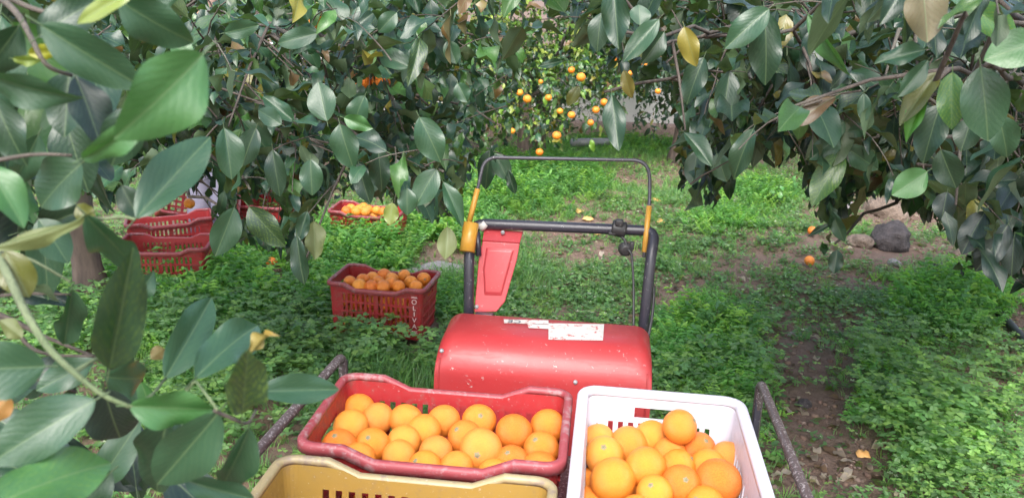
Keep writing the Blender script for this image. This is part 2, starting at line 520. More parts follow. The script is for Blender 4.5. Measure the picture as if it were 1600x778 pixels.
MASK_TWIGS = [False]
def shoot(P, d, r, n, L, out, twigs, tonef=tone_green, droop=.35, step=.028, trad=.0018):
    """a leafy shoot: n alternate leaves along a drooping stem"""
    p = Vector(P); d = Vector(d).normalized()
    pts = [p.copy()]
    ang = r.uniform(0, 6)
    for i in range(n):
        d = (d + Vector((r.uniform(-.15, .15), r.uniform(-.15, .15), -droop * .25 + r.uniform(-.1, .1)))).normalized()
        p = p + d * step
        pts.append(p.copy())
        ang += 2.4 + r.uniform(-.3, .3)
        o = d.orthogonal().normalized()
        side = Matrix.Rotation(ang, 3, d) @ o
        ax = (d * r.uniform(.35, .9) + side + Vector((0, 0, -droop * r.uniform(.3, 2.2)))).normalized()
        nrm = Vector((r.gauss(0, .45), r.gauss(-.12, .45), 1.0)) + side * .2
        l = L * r.choice((r.uniform(.4, .8), r.uniform(.75, 1.3)))
        out.append(Leaf(p + ax * l * .12, ax, nrm, l, l * r.uniform(.34, .56), tonef(r), r.randrange(8)))
    if twigs is not None and not (MASK_TWIGS[0] and not in_crown(np.array([pts[0], pts[-1]])).all()):
        twigs.tube(pts, [trad * (1.2 - .7 * i / n) for i in range(n + 1)], 4, False)

def finish_foliage(tree, leaves, limit=300, keep=None):
    """the leaves that show largest become parts, the rest one foliage mesh"""
    inv = Matrix.Translation(-tree.location)
    P = np.array([l.p + l.x * l.L * .5 for l in leaves])
    px, py, d = proj(P)
    L = np.array([l.L for l in leaves])
    inside = (d > .1) & (px > -40) & (px < 1640) & (py > -40) & (py < 818)
    sz = np.where(inside, L / np.maximum(d, .1), 0)
    hero = np.array([l.hero for l in leaves])
    sz = sz + hero * 10
    order = np.argsort(-sz)
    top = [i for i in order[:limit] if sz[i] > 0]
    for i in top:
        l = leaves[i]
        ms = (HERO if (l.hero or sz[i] > .05) else MID)[l.shape]
        o = link('leaf', ms, tree)
        o.matrix_basis = inv @ l.matrix()
        o.color = l.tone
    ts = set(top)
    rest = [l for i, l in enumerate(leaves) if i not in ts]
    if not rest: return
    parts = []
    for k in range(len(LOW)):
        sel = [l for i, l in enumerate(rest) if i % len(LOW) == k]
        if not sel: continue
        mats = np.array([[[l.x[i] * l.L, l.y[i] * l.w, l.z[i] * l.L * .8] for i in range(3)] for l in sel])
        org = np.array([l.p for l in sel]); tone = np.array([l.tone for l in sel])
        parts.append(tile(LOW[k][0], LOW[k][1], mats, org, tone, LOW[k][2]))
    V, F, T, U = cat_parts(parts)
    o = tri_mesh('foliage', V - np.array(tree.location)[None], F, T, M_FOL, U, tree)
    o['kind'] = 'stuff'

# where the two front crowns must end towards the open aisle (their lower outline as seen)
BX = np.array([-400, 0, 190, 230, 300, 330, 400, 445, 470, 492, 505, 560, 620, 680, 725, 737, 770, 800, 815, 835, 870, 930, 960, 1000, 1045, 1060, 1130, 1160, 1240, 1262, 1300, 1330, 1400, 1480, 1500, 1520, 1600, 2000])
BY = np.array([500, 330, 305, 250, 300, 390, 385, 390, 440, 390, 305, 295, 320, 340, 335, 235, 228, 222, 130, 70, 30, 70, 130, 95, 105, 290, 300, 262, 225, 300, 400, 300, 305, 330, 405, 420, 430, 600])
GAPS = [(405, 324, 48, 17), (275, 372, 62, 66), (326, 298, 16, 36), (565, 332, 62, 20), (425, 418, 20, 15), (85, 300, 40, 14), (85, 430, 30, 50), (957, 175, 60, 42)]
def in_crown(pts):
    px, py, d = proj(pts)
    ok = py < np.interp(px, BX, BY) + (vnoise(px / 30.0, d * 4) - .55) * 85 * (px > 700) + (vnoise(px / 30.0, d * 4) - .5) * 30
    for x, y, a, b in GAPS: ok &= ((px - x) / a) ** 2 + ((py - y) / b) ** 2 > 1
    ok &= ~((px > 728) & (px < 835) & (py > 170) & (d < 2.8))
    return ok | (d < .05)

def grow_tree(base, top, limbs, fill, label, group, seed, trunk_r=.09, leafL=.105, keep=300, near_keep=.9, tonef=tone_green, mask=True, lat_leaf=True, extra=None, fill_n=6):
    r = random.Random(seed)
    tree = thing('orange_tree', label, 'tree', base, 0, group)
    MASK_TWIGS[0] = mask
    inv = Matrix.Translation(-Vector(base))
    base, top = Vector(base), Vector(top)
    mb = MB()
    mid = base.lerp(top, .5) + Vector((r.uniform(-.06, .06), r.uniform(-.06, .06), 0))
    tp = bez(base - Vector((0, 0, .06)), mid, top, 8)
    mb.tube(tp, [trunk_r * (1.45 if i == 0 else 1.2 if i == 1 else 1.02 - .03 * i) for i in range(9)], 12)
    parts = [('trunk', mb, M_BARK)]
    leaves, tw = [], MB()
    for (e, arch) in limbs:
        e = Vector(e)
        c = top.lerp(e, .45) + Vector((0, 0, arch))
        n = max(8, int((e - top).length / .12))
        pts = bez(top, c, e, n)
        for p in pts[1:]:
            p += Vector((r.gauss(0, .012), r.gauss(0, .012), r.gauss(0, .012)))
        lb = MB()
        lb.tube(pts, [trunk_r * .24 * (1 - i / n) ** 1.1 + .003 for i in range(n + 1)], 7)
        parts.append(('branch', lb, M_TWIG))
        for i in range(int(n * .35), n + 1):
            if r.random() < .25: continue
            t = (pts[min(i + 1, n)] - pts[max(i - 1, 0)]).normalized()
            sd_ = Matrix.Rotation(r.uniform(0, 6.28), 3, t) @ t.orthogonal().normalized()
            d = (t * .6 + sd_ + Vector((0, 0, -.1))).normalized()
            q0 = pts[i]; ln = r.uniform(.10, .32)
            q1 = q0 + d * ln + Vector((0, 0, -.06 * ln))
            if mask and not in_crown(np.array([q0, q1])).all(): continue
            tw.tube([q0, q0.lerp(q1, .5) + Vector((0, 0, .012)), q1], [.004, .003, .002], 5, False)
            for k in range(3):
                f = r.uniform(.25, 1)
                shoot(q0.lerp(q1, f), d + Vector((r.gauss(0, .6), r.gauss(0, .6), r.gauss(0, .4))), r, r.randint(4, 8), leafL, leaves, tw, tonef)
    for P in fill:
        shoot(P, Vector((r.gauss(0, 1), r.gauss(0, 1), r.gauss(-.1, .6))), r, r.randint(fill_n - 2, fill_n + 2), leafL, leaves, tw, tonef)
    if mask:
        a = np.array([l.p for l in leaves]); b = np.array([l.p + l.x * l.L for l in leaves])
        da = (b - np.array(CAM))
        ok = in_crown(a) & in_crown(b) & (np.linalg.norm(da, axis=1) > near_keep)
        leaves = [l for l, k in zip(leaves, ok) if k]
    if not mask:                            # the gap under the back trees through which the wall shows
        gx_, gy_, _ = proj(np.array([l.p + l.x * l.L * .5 for l in leaves]))
        leaves = [l for l, a_, b_ in zip(leaves, gx_, gy_) if not (888 < a_ < 990 and 150 < b_ < 222 and r.random() < .8)]
    if extra: leaves += extra
    for nm, m_, mt in parts + [('twigs', tw, M_TWIG)]:
        if not m_.v: continue
        o = m_.build(nm, mt, tree)
        o.data.transform(inv)
        if nm == 'twigs': o['kind'] = 'stuff'
    finish_foliage(tree, leaves, keep)
    return tree

# ------------------------------------------------------------------ far setting: pale wall, pipe
YW = 11.9
w = thing('boundary_wall', 'pale rendered wall with a pinkish footing closing the orchard at the back', 'wall', (0, YW, 0))
b = MB(); b.box((0.6, 0, .5), (14, .25, 1.1)); o = b.build('wall_face', M_WALL, w); bevel_mesh(o, .02, 2)
b = MB(); b.box((0.6, -.20, .06), (14.1, .22, .34)); o = b.build('footing', M_KERB, w); bevel_mesh(o, .03, 2)
p = on(893, 223, .1); p2 = on(957, 222, .1)
b = MB(); b.tube([p, p.lerp(p2, .5), p2], .05, 14)
o = b.build('drain_pipe', M_STEEL)
tag(o, 'grey drain pipe lying on the grass in front of the far wall', 'pipe')

# ------------------------------------------------------------------ trees
def frustum_fill(r, n, x0, x1, y0, y1, d0, d1, zmax=2.15):
    out = []
    while len(out) < n:
        d = (d0 ** 3 + (d1 ** 3 - d0 ** 3) * r.random()) ** (1 / 3)
        px, py = r.uniform(x0, x1), r.uniform(y0, y1)
        if y1 > py and py < np.interp(px, BX, BY) + 10:
            p = at(px, py, d)
            if .35 < p.z < zmax: out.append(p)
    return out
def crown_fill(r, n, c, rad, zmin=.5):
    out = []
    while len(out) < n:
        v = Vector((r.gauss(0, 1), r.gauss(0, 1), r.gauss(0, 1))).normalized() * (r.uniform(.25, 1) ** .5)
        p = Vector(c) + Vector((v.x * rad[0], v.y * rad[1], v.z * rad[2]))
        if p.z > zmin: out.append(p)
    return out

def hero(base, tip, wpx, d, roll=0, tilt=0, tone=None, shape=0, chl=1.0, flip=False):
    """a leaf seen near the camera: where its base and tip are in the place, how wide, how it is turned"""
    P0 = at(*base, d); P1 = at(*tip, d * (1 + tilt))
    ax = P1 - P0
    v = (CAM - P0).normalized()
    n = v - ax.normalized() * v.dot(ax.normalized())
    n.normalize()
    n = Matrix.Rotation(R(roll), 3, ax.normalized()) @ n
    if flip: n = -n
    wd = .98 * wpx / FPX * d / max(.45, abs(math.cos(R(roll))))
    t = tone or (.026, .075, .03)
    return Leaf(P0, ax, n, ax.length, wd, (*t, chl), shape, True)
DG, MG, BG_, YG, OL, BR, NV = (.014, .044, .022), (.026, .074, .038), (.045, .135, .042), (.17, .22, .05), (.09, .10, .02), (.14, .07, .02), (.012, .028, .024)

near = [
 hero((62, 38), (224, 142), 76, .58, 18, .05, MG, 0),
 hero((318, 84), (190, 222), 112, .50, -20, -.05, BG_, 1),
 hero((185, 0), (306, 80), 75, .62, 15, .05, MG, 2),
 hero((215, -18), (116, 36), 32, .55, 20, 0, YG, 0),
 hero((285, -12), (160, 26), 40, .64, -15, 0, MG, 1),
 hero((128, 248), (230, 203), 40, .52, 25, -.05, BG_, 5),
 hero((212, 342), (331, 206), 74, .66, -14, .08, MG, 0),
 hero((128, 255), (46, 325), 82, .70, 20, 0, MG, 2),
 hero((-40, 105), (101, 181), 44, .55, 45, 0, MG, 5),
 hero((-25, 255), (42, 350), 58, .60, -20, 0, BG_, 1),
 hero((132, 338), (10, 402), 26, .58, 30, .04, OL, 5, flip=True),
 hero((132, 334), (216, 424), 60, .62, 22, .1, MG, 3),
 hero((60, 342), (108, 408), 56, .75, -10, 0, MG, 4),
 hero((171, 577), (208, 403), 74, .60, 8, -.12, DG, 0, .75),
 hero((72, 572), (-75, 580), 92, .56, -15, -.05, MG, 0),
 hero((150, 624), (-30, 722), 84, .58, 12, -.06, MG, 4),
 hero((-30, 800), (187, 690), 92, .53, -25, .12, BG_, 2, .8),
 hero((162, 606), (188, 700), 88, .68, 10, .05, NV, 1),
 hero((200, 634), (338, 641), 64, .60, 24, .05, BG_, 3),
 hero((342, 643), (241, 766), 92, .62, -12, .04, MG, 0),
 hero((263, 652), (222, 795), 80, .68, 20, .03, DG, 2),
 hero((389, 667), (350, 776), 52, .66, -25, .05, MG, 7),
 hero((257, 592), (338, 459), 68, .70, 14, .1, MG, 0),
 hero((304, 592), (415, 477), 72, .66, -16, .1, MG, 2),
 hero((379, 646), (388, 533), 64, .60, 6, -.1, DG, 6, .25),
 hero((398, 612), (535, 606), 50, .72, -10, .06, MG, 0),
 hero((388, 556), (428, 503), 22, .66, 30, 0, (.30, .20, .04), 8, flip=True),
 hero((163, 588), (244, 600), 62, .74, 14, .05, MG, 5),
 hero((112, 452), (102, 541), 42, .72, -25, .04, MG, 3),
 hero((40, 454), (108, 455), 20, .70, 55, 0, DG, 5, flip=True),
 hero((8, 392), (42, 465), 58, .64, 15, 0, OL, 1),
 hero((202, 472), (247, 432), 34, .70, 30, 0, MG, 5),
 hero((286, 748), (402, 788), 44, .66, 20, .04, MG, 1),
 hero((60, 58), (150, -10), 60, .60, -20, 0, DG, 2),
 hero((108, 110), (100, 215), 70, .66, 15, 0, DG, 3),
 hero((118, 120), (165, 230), 62, .64, -20, 0, NV, 1),
 hero((215, 165), (168, 262), 66, .62, 10, 0, DG, 4),
 hero((-10, 150), (30, 260), 60, .66, 20, 0, DG, 2),
 hero((60, 210), (20, 300), 50, .78, -20, 0, MG, 1),
 hero((30, 40), (-30, 130), 60, .62, -20, 0, DG, 1),
 hero((44, 85), (92, 78), 26, .66, 10, 0, (.30, .30, .02), 3, .5),
 hero((20, 92), (60, 100), 16, .6, 30, 0, (.14, .2, .03), 5),
 hero((150, 560), (60, 610), 50, .78, 15, 0, MG, 6),
 hero((20, 600), (110, 560), 46, .82, -25, 0, NV, 2),
 hero((0, 500), (36, 528), 30, .70, 20, 0, OL, 3, flip=True),
 hero((235, 560), (262, 540), 24, .72, 0, 0, BR, 5, flip=True),
 hero((15, 620), (-20, 660), 40, .60, 0, 0, (.40, .14, .02), 1, flip=True),
 hero((100, 175), (130, 300), 66, .80, 15, 0, DG, 4),
 hero((190, 290), (215, 342), 40, .74, 10, 0, DG, 1),
 hero((120, 320), (150, 350), 30, .7, 20, 0, OL, 3),
 hero((60, 690), (-30, 640), 60, .75, 10, 0, DG, 0),
 hero((175, 735), (100, 800), 60, .72, -20, 0, DG, 3),
]
rn = random.Random(77)
for (xa, xb, ya, yb, n_) in ((-70, 105, 345, 500, 9), (-70, 215, 575, 790, 13), (-60, 150, 150, 330, 8), (180, 330, 640, 800, 4)):
    for i in range(n_):
        bx0, by0 = rn.uniform(xa, xb), rn.uniform(ya, yb); an = rn.uniform(0, 6.28); ln = rn.uniform(95, 165)
        near.append(hero((bx0 - .5 * ln * math.cos(an), by0 - .5 * ln * math.sin(an)), (bx0 + .5 * ln * math.cos(an), by0 + .5 * ln * math.sin(an)), ln * rn.uniform(.36, .5), rn.uniform(.85, 1.05), rn.uniform(-30, 30), rn.uniform(-.06, .06), rn.choice((DG, MG, DG, NV, BG_)), rn.randrange(8)))
# the branch they grow on belongs to a tree whose trunk stands left of the camera
NB = Vector((-1.75, .55, 0))
t = thing('orange_tree', 'nearest orange tree, its big glossy leaves filling the near corner beside the camera', 'tree', NB, 0)
inv = Matrix.Translation(-NB)
def near_part(name, pts, rad, mat, n=8):
    m_ = MB(); m_.tube(pts, rad, n); o = m_.build(name, mat, t); o.data.transform(inv)
near_part('trunk', bez(NB - Vector((0, 0, .05)), NB + Vector((.05, 0, .5)), NB + Vector((-.02, .02, 1.15)), 8), [.09 - .004 * i for i in range(9)], M_BARK, 12)
lb0 = NB + Vector((-.02, .02, 1.15))
near_part('branch', bez(lb0, lb0 + Vector((.5, -.1, .35)), at(-60, 330, .68), 8), [.035 - .0035 * i for i in range(9)], M_BARK)
near_part('branch', bez(lb0, lb0 + Vector((.5, -.1, .6)), at(-40, -30, .68), 8), [.03 - .003 * i for i in range(9)], M_BARK)
near_part('branch', bez(lb0, lb0 + Vector((.4, 0, 0)), at(-60, 520, .8), 8), [.025 - .0025 * i for i in range(9)], M_BARK)
def twig(pp, d, r0, r1, mat):
    pts = [at(x, y, d + dd) for x, y, dd in pp]
    pts = round_path(pts, .03, 4)
    n = len(pts)
    near_part('twig', pts, [r0 + (r1 - r0) * i / (n - 1) for i in range(n)], mat, 7)
twig([(-60, 330, 0), (0, 400, -.02), (40, 490, -.04), (75, 545, -.05), (115, 582, -.06), (160, 618, -.06), (202, 635, -.06)], .66, .0036, .0016, M_GTWIG)
twig([(115, 582, -.06), (150, 560, 0), (172, 570, 0)], .66, .0018, .001, M_GTWIG)
twig([(202, 635, -.02), (235, 620, 0), (258, 592, .05)], .62, .0014, .001, M_GTWIG)
twig([(335, 641, .0), (388, 665, .04), (400, 640, .06)], .61, .0014, .0009, M_TWIG)
twig([(202, 635, 0), (280, 628, .04), (304, 592, .05), (340, 640, .0)], .61, .0015, .001, M_GTWIG)
twig([(-60, 470, 0), (20, 500, 0), (60, 522, 0), (150, 558, 0)], .78, .0030, .0015, M_TWIG)
twig([(-60, 480, 0), (15, 505, 0), (48, 545, 0), (80, 555, 0), (150, 556, 0)], .74, .0022, .0012, M_TWIG)
twig([(-60, 262, 0), (0, 250, 0), (55, 240, 0), (112, 243, 0)], .66, .0020, .0012, M_TWIG)
twig([(212, 343, 0), (190, 338, 0), (160, 343, 0), (130, 338, -.03)], .66, .0013, .0013, M_GTWIG)
twig([(-40, -30, 0), (25, 15, -.02), (50, 62, -.04), (70, 105, -.04), (112, 118, -.02)], .66, .0026, .0014, M_TWIG)
twig([(-40, -30, 0), (60, 20, 0), (130, 25, 0), (190, 5, 0)], .66, .0022, .0012, M_TWIG)
twig([(-60, 520, 0), (30, 585, 0), (120, 612, 0)], .8, .0022, .0012, M_TWIG)
twig([(0, 405, 0), (40, 400, 0), (110, 440, 0)], .68, .0016, .001, M_GTWIG)
twig([(0, 462, 0), (40, 458, 0), (110, 460, 0)], .72, .0015, .001, M_TWIG)
rr = random.Random(3)
ex = []
for i in range(60):                       # the leaves behind and above the near ones
    px, py = rr.uniform(-260, 130), rr.uniform(-300, 330)
    shoot(at(px, py, rr.uniform(.75, 1.3)), (rr.gauss(.4, .6), rr.gauss(0, .5), rr.gauss(0, .4)), rr, 4, .095, ex, None)
bx = lambda l: all(a[0] < 190 and a[1] < 345 for a in [(float(x), float(y)) for x, y, _ in [[c[0] for c in proj([l.p])], [c[0] for c in proj([l.p + l.x * l.L])]]])
ex = [l for l in ex if bx(l)]
finish_foliage(t, near + ex, 260)

# left tree of the aisle, its boughs hanging over the crates
mid_heroes = [
 hero((531, 194), (549, 266), 46, 1.75, 12, 0, MG, 2), hero((511, 190), (496, 127), 46, 1.8, -12, 0, MG, 0),
 hero((537, 184), (583, 201), 26, 1.7, 10, 0, BG_, 3), hero((485, 249), (487, 306), 38, 1.75, 5, 0, MG, 1),
 hero((655, 183), (692, 252), 48, 1.75, -10, 0, MG, 2), hero((682, 264), (648, 322), 42, 1.8, 12, 0, MG, 0),
 hero((636, 294), (636, 337), 32, 1.8, 0, 0, MG, 1), hero((613, 317), (609, 352), 26, 1.85, 10, 0, YG, 3),
 hero((366, 324), (337, 402), 46, 1.7, -12, 0, MG, 0), hero((389, 323), (442, 388), 44, 1.7, 12, 0, DG, 2, .5),
 hero((426, 234), (436, 308), 34, 1.75, 5, 0, DG, 4), hero((464, 368), (471, 447), 28, 1.8, 20, 0, DG, 1),
 hero((490, 345), (493, 406), 34, 1.85, 25, 0, OL, 3, flip=True), hero((699, 354), (699, 408), 32, 1.85, 10, 0, OL, 5, flip=True),
 hero((692, 284), (727, 354), 28, 1.8, -20, 0, MG, 1), hero((766, 234), (756, 297), 32, 2.85, 8, 0, DG, 2),
 hero((772, 240), (795, 282), 30, 2.85, -8, 0, MG, 0), hero((794, 266), (804, 304), 16, 2.85, 10, 0, DG, 1),
 hero((699, 64), (713, 100), 28, 1.9, 5, 0, MG, 0), hero((497, 52), (432, 68), 34, 1.8, 14, 0, MG, 0),
 hero((460, 190), (410, 150), 30, 1.8, 10, 0, MG, 3), hero((440, 195), (400, 170), 30, 1.75, 0, 0, MG, 4),
 hero((640, 105), (590, 80), 34, 1.9, 20, 0, MG, 1), hero((570, 150), (545, 200), 36, 1.9, 20, 0, MG, 5),
 hero((630, 130), (665, 60), 30, 2.0, -15, 0, DG, 0), hero((715, 130), (730, 160), 28, 1.9, 10, 0, MG, 3),
 hero((350, 52), (405, 40), 30, 1.5, 10, 0, MG, 0), hero((300, 95), (268, 60), 34, 1.4, 10, 0, BG_, 1),
 hero((560, 255), (575, 320), 30, 1.85, 20, 0, DG, 1), hero((590, 230), (600, 300), 36, 1.9, -10, 0, DG, 2),
 hero((400, 200), (375, 260), 38, 1.7, 15, 0, DG, 1), hero((350, 200), (365, 280), 44, 1.6, -15, 0, MG, 7),
 hero((620, 20), (590, 50), 30, 2, 10, 0, MG, 1), hero((480, 330), (465, 380), 24, 1.8, 10, 0, DG, 3),
]
rl = random.Random(21)
LT = ground_at(150, 462)
fill = frustum_fill(rl, 1250, -150, 800, -40, 440, 1.75, 4.6) + \
       crown_fill(rl, 240, (-3.4, 4.6, 2.1), (2.0, 2.6, 1.3)) + crown_fill(rl, 15, (-2.4, 1.8, 2.6), (1.2, 1.4, .7), 1.9)
lims = [(at(x, y, d), a) for x, y, d, a in [(700, 270, 2.1, .5), (600, 230, 1.95, .5), (490, 230, 1.9, .45), (400, 290, 2.0, .3), (345, 330, 2.1, .2),
        (650, 90, 2.1, .5), (520, 80, 2.2, .4), (420, 50, 2.0, .5), (300, 150, 1.8, .4), (775, 190, 2.7, .5), (740, 50, 2.5, .5), (200, 200, 2.2, .3), (620, 300, 2.8, .5), (790, 240, 4.2, .4)]]
LTree = grow_tree(LT, LT + Vector((-.03, .02, .95)), lims, fill, 'orange tree with a bare trunk between the red crates, boughs hanging over them', 'orange trees lining the aisle', 31, .085, .088, 300, 1.35, extra=mid_heroes)

# right tree of the aisle
right_heroes = [
 hero((1630, 62), (1540, 92), 64, .95, 12, 0, BG_, 0), hero((1532, 104), (1549, 222), 76, 1.0, -10, 0, MG, 4),
 hero((1488, 113), (1484, 202), 44, 1.05, 10, 0, BG_, 1, .2), hero((1438, -40), (1456, 74), 68, .95, 10, 0, (.10, .045, .025), 2, flip=True),
 hero((1446, 78), (1366, 99), 32, 1.1, 25, 0, MG, 3), hero((1450, 94), (1405, 152), 28, 1.1, -20, 0, MG, 0),
 hero((1466, 113), (1404, 192), 40, 1.15, 20, 0, OL, 7), hero((1456, 138), (1404, 212), 26, 1.15, 30, 0, (.06, .20, .03), 5),
 hero((1508, 4), (1592, 62), 46, 1.0, -12, 0, BG_, 0, .3), hero((1470, 163), (1438, 252), 52, 1.2, 12, 0, DG, 2),
 hero((1449, 268), (1395, 305), 46, 1.25, -10, 0, (.055, .17, .045), 0), hero((1320, 229), (1373, 267), 38, 1.6, 8, 0, MG, 0),
 hero((1312, 212), (1265, 250), 34, 1.6, -12, 0, MG, 3), hero((1320, 190), (1280, 215), 36, 1.6, 12, 0, MG, 1), hero((1325, 205), (1358, 203), 24, 1.6, 10, 0, MG, 4),
 hero((1470, 234), (1493, 297), 46, 1.3, 10, 0, DG, 1), hero((1350, 146), (1350, 192), 22, 1.5, 0, 0, MG, 0),
 hero((1262, 22), (1323, 124), 30, 1.3, 25, 0, BG_, 7), hero((1202, 14), (1133, 72), 46, 1.35, 12, 0, MG, 1),
 hero((1194, 18), (1204, 132), 52, 1.4, -15, 0, DG, 2), hero((956, 148), (968, 237), 36, 1.5, 10, 0, DG, 6),
 hero((959, -20), (966, 77), 46, 1.45, 10, 0, DG, 3), hero((1030, 30), (973, 96), 34, 1.5, 10, 0, MG, 0), hero((1038, 50), (1005, 100), 34, 1.52, -12, 0, DG, 1),
 hero((1069, 42), (1086, 105), 34, 1.5, 8, 0, (.20, .17, .03), 2), hero((940, 20), (930, 80), 34, 1.55, 15, 0, DG, 4),
 hero((1000, 40), (1000, 5), 34, 1.5, 15, 0, MG, 4), hero((1100, 90), (1070, 160), 40, 1.6, 12, 0, DG, 2), hero((1140, 110), (1130, 190), 40, 1.7, -12, 0, DG, 0),
 hero((905, 135), (885, 165), 20, 1.9, 10, 0, OL, 5), hero((975, 110), (985, 155), 22, 1.8, 10, 0, (.15, .13, .03), 5), hero((880, 95), (840, 105), 14, 1.9, 10, 0, MG, 3),
 hero((1520, 185), (1500, 235), 42, 1.2, 12, 0, DG, 1), hero((1560, 180), (1580, 250), 46, 1.15, -10, 0, MG, 5), hero((1480, 300), (1470, 345), 36, 1.5, 10, 0, NV, 1),
 hero((1300, 330), (1318, 380), 22, 2.0, 12, 0, MG, 1), hero((1308, 390), (1303, 428), 24, 2.0, 0, 0, DG, 3), hero((1300, 350), (1262, 365), 10, 2.0, 20, 0, DG, 5),
 hero((1540, 330), (1500, 395), 40, 1.5, 15, 0, NV, 1), hero((1575, 350), (1530, 425), 44, 1.5, -12, 0, NV, 2), hero((1585, 370), (1578, 432), 34, 1.5, 10, 0, NV, 4),
 hero((1120, 240), (1135, 285), 34, 2.0, 12, 0, MG, 0), hero((1090, 235), (1080, 290), 34, 2.0, 12, 0, DG, 0),
]
rl = random.Random(22)
RT = ground_at(1590, 425)
fill = frustum_fill(rl, 1450, 1040, 1800, -40, 430, 1.7, 5.2) + frustum_fill(rl, 90, 900, 1060, -250, 120, 1.6, 3) + \
       crown_fill(rl, 260, (4.1, 5.2, 2.1), (2.1, 2.6, 1.3)) + crown_fill(rl, 15, (2.5, 1.8, 2.6), (1.0, 1.5, .7), 1.9) + \
       frustum_fill(rl, 150, 1430, 1720, 200, 430, 1.5, 3.2) + frustum_fill(rl, 110, 1050, 1500, 130, 300, 1.9, 3.4)
lims = [(at(x, y, d), a) for x, y, d, a in [(1100, 265, 2.6, .4), (1065, 190, 2.4, .4), (1000, 70, 1.7, .5), (955, 50, 1.6, .5), (1180, 60, 1.5, .4), (1302, 370, 2.2, .2),
        (1320, 215, 1.8, .3), (1260, 200, 2.6, .3), (1430, 260, 1.6, .2), (1470, 230, 1.4, .2), (1545, 350, 1.9, .1), (1580, 370, 1.7, .1), (1465, 110, 1.15, .3),
        (1535, 105, 1.05, .2), (1580, 10, 1.05, .3), (1400, 40, 1.6, .3), (1250, 50, 2.0, .3), (1150, 180, 3.4, .3), (950, 140, 1.75, .4)]]
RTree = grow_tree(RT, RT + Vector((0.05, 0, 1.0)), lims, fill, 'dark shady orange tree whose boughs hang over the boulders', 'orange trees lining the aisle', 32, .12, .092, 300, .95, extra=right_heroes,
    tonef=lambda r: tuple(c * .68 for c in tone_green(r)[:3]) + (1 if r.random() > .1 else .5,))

def yellow_backlit_tone(r):  # yellow leaves, with the sky's backlight painted into their colour
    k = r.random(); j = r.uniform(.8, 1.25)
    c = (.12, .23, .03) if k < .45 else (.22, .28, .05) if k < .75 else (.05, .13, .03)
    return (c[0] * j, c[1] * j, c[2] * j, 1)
def back_tree(px, py, top_h, crad, n, seed, label, tonef=tone_green, cz=1.75, L=.10, keep=200, pos=None, tr=.085):
    r = random.Random(seed)
    b_ = pos if pos else ground_at(px, py)
    c = b_ + Vector((0, 0, cz))
    f = crown_fill(r, n, c, crad, .45)
    lm = [(c + Vector((math.cos(a) * crad[0] * .75, math.sin(a) * crad[1] * .75, r.uniform(-.6, .5) * crad[2])), .3) for a in (i * 1.05 + r.uniform(-.3, .3) for i in range(6))]
    return grow_tree(b_, b_ + Vector((r.uniform(-.1, .1), r.uniform(-.1, .1), top_h)), lm, f, label, 'orange trees in the rows behind', seed, tr, L, keep, 0, tonef, mask=False)
back_tree(820, 266, .75, (1.15, 1.3, .5), 480, 41, 'fruiting orange tree behind the handlebar with a stubby dark trunk', lambda r: yellow_backlit_tone(r) if r.random() < .35 else tone_green(r), cz=.85)  # the yellow share paints backlight into this crown
back_tree(1045, 228, .9, (1.6, 1.5, 1.4), 1000, 42, 'fruiting orange tree farther back near the pale wall', cz=1.75, pos=Vector((1.85, 10.3, 0)))
back_tree(0, 0, .9, (1.8, 1.4, 1.5), 1150, 43, 'yellow leaved orange tree tinted as if backlit, above the aisle at the back', yellow_backlit_tone, cz=2.0, pos=Vector((.25, 10.0, 0)))
back_tree(0, 0, .8, (1.7, 1.8, 1.4), 480, 44, 'dark orange tree behind the crate of oranges under the boughs', cz=1.8, keep=60, pos=Vector((-2.2, 8.2, 0)))
back_tree(0, 0, .8, (1.7, 1.8, 1.4), 420, 45, 'orange tree at the far end beyond the stacked red crates', cz=1.8, keep=40, pos=Vector((-4.6, 8.6, 0)))
back_tree(0, 0, .9, (1.7, 1.8, 1.4), 480, 46, 'orange tree seen through the dark boughs above the boulders', cz=1.85, keep=60, pos=Vector((4.0, 9.0, 0)))
back_tree(0, 0, .9, (2.2, 1.8, 1.6), 90, 48, 'yellow green tree beyond the wall behind the aisle', yellow_backlit_tone, cz=2.3, keep=40, L=.12, pos=Vector((-2.2, 13.6, 0)))
back_tree(0, 0, .9, (2.2, 1.8, 1.6), 90, 49, 'tree beyond the wall behind the shady boughs', tone_green, cz=2.2, keep=30, L=.12, pos=Vector((4.8, 13.6, 0)))
back_tree(0, 0, .9, (2.2, 1.8, 1.6), 120, 50, 'tree beyond the wall behind the crates', tone_green, cz=2.2, keep=20, L=.12, pos=Vector((-6.4, 13.4, 0)))

# ------------------------------------------------------------------ oranges
def sphere_mesh():
    V, F, sm = [], [], []
    nu, nv = 24, 14
    V.append((0, 0, .93))
    for i in range(1, nv):
        a = math.pi * i / nv
        dim = .06 * math.exp(-(a / .22) ** 2) + .03 * math.exp(-((math.pi - a) / .16) ** 2)
        rr_ = 1 - dim
        for k in range(nu):
            b_ = 2 * math.pi * k / nu
            wob = 1 + .012 * math.sin(3 * b_ + 1) * math.sin(a) + .01 * math.sin(2 * a + b_)
            V.append((rr_ * wob * math.sin(a) * math.cos(b_), rr_ * wob * math.sin(a) * math.sin(b_), .965 * rr_ * math.cos(a)))
    V.append((0, 0, -.94))
    for k in range(nu):
        F.append((0, 1 + k, 1 + (k + 1) % nu))
        for i in range(nv - 2):
            a, c = 1 + i * nu, 1 + (i + 1) * nu
            F.append((a + k, c + k, c + (k + 1) % nu, a + (k + 1) % nu))
        e = 1 + (nv - 2) * nu
        F.append((e + k, len(V) - 1, e + (k + 1) % nu))
    m = bpy.data.meshes.new('orange_shape'); m.from_pydata(V, [], F)
    m.polygons.foreach_set('use_smooth', [True] * len(F)); m.materials.append(M_ORANGE)
    return m
ORM = sphere_mesh()
mb = MB()
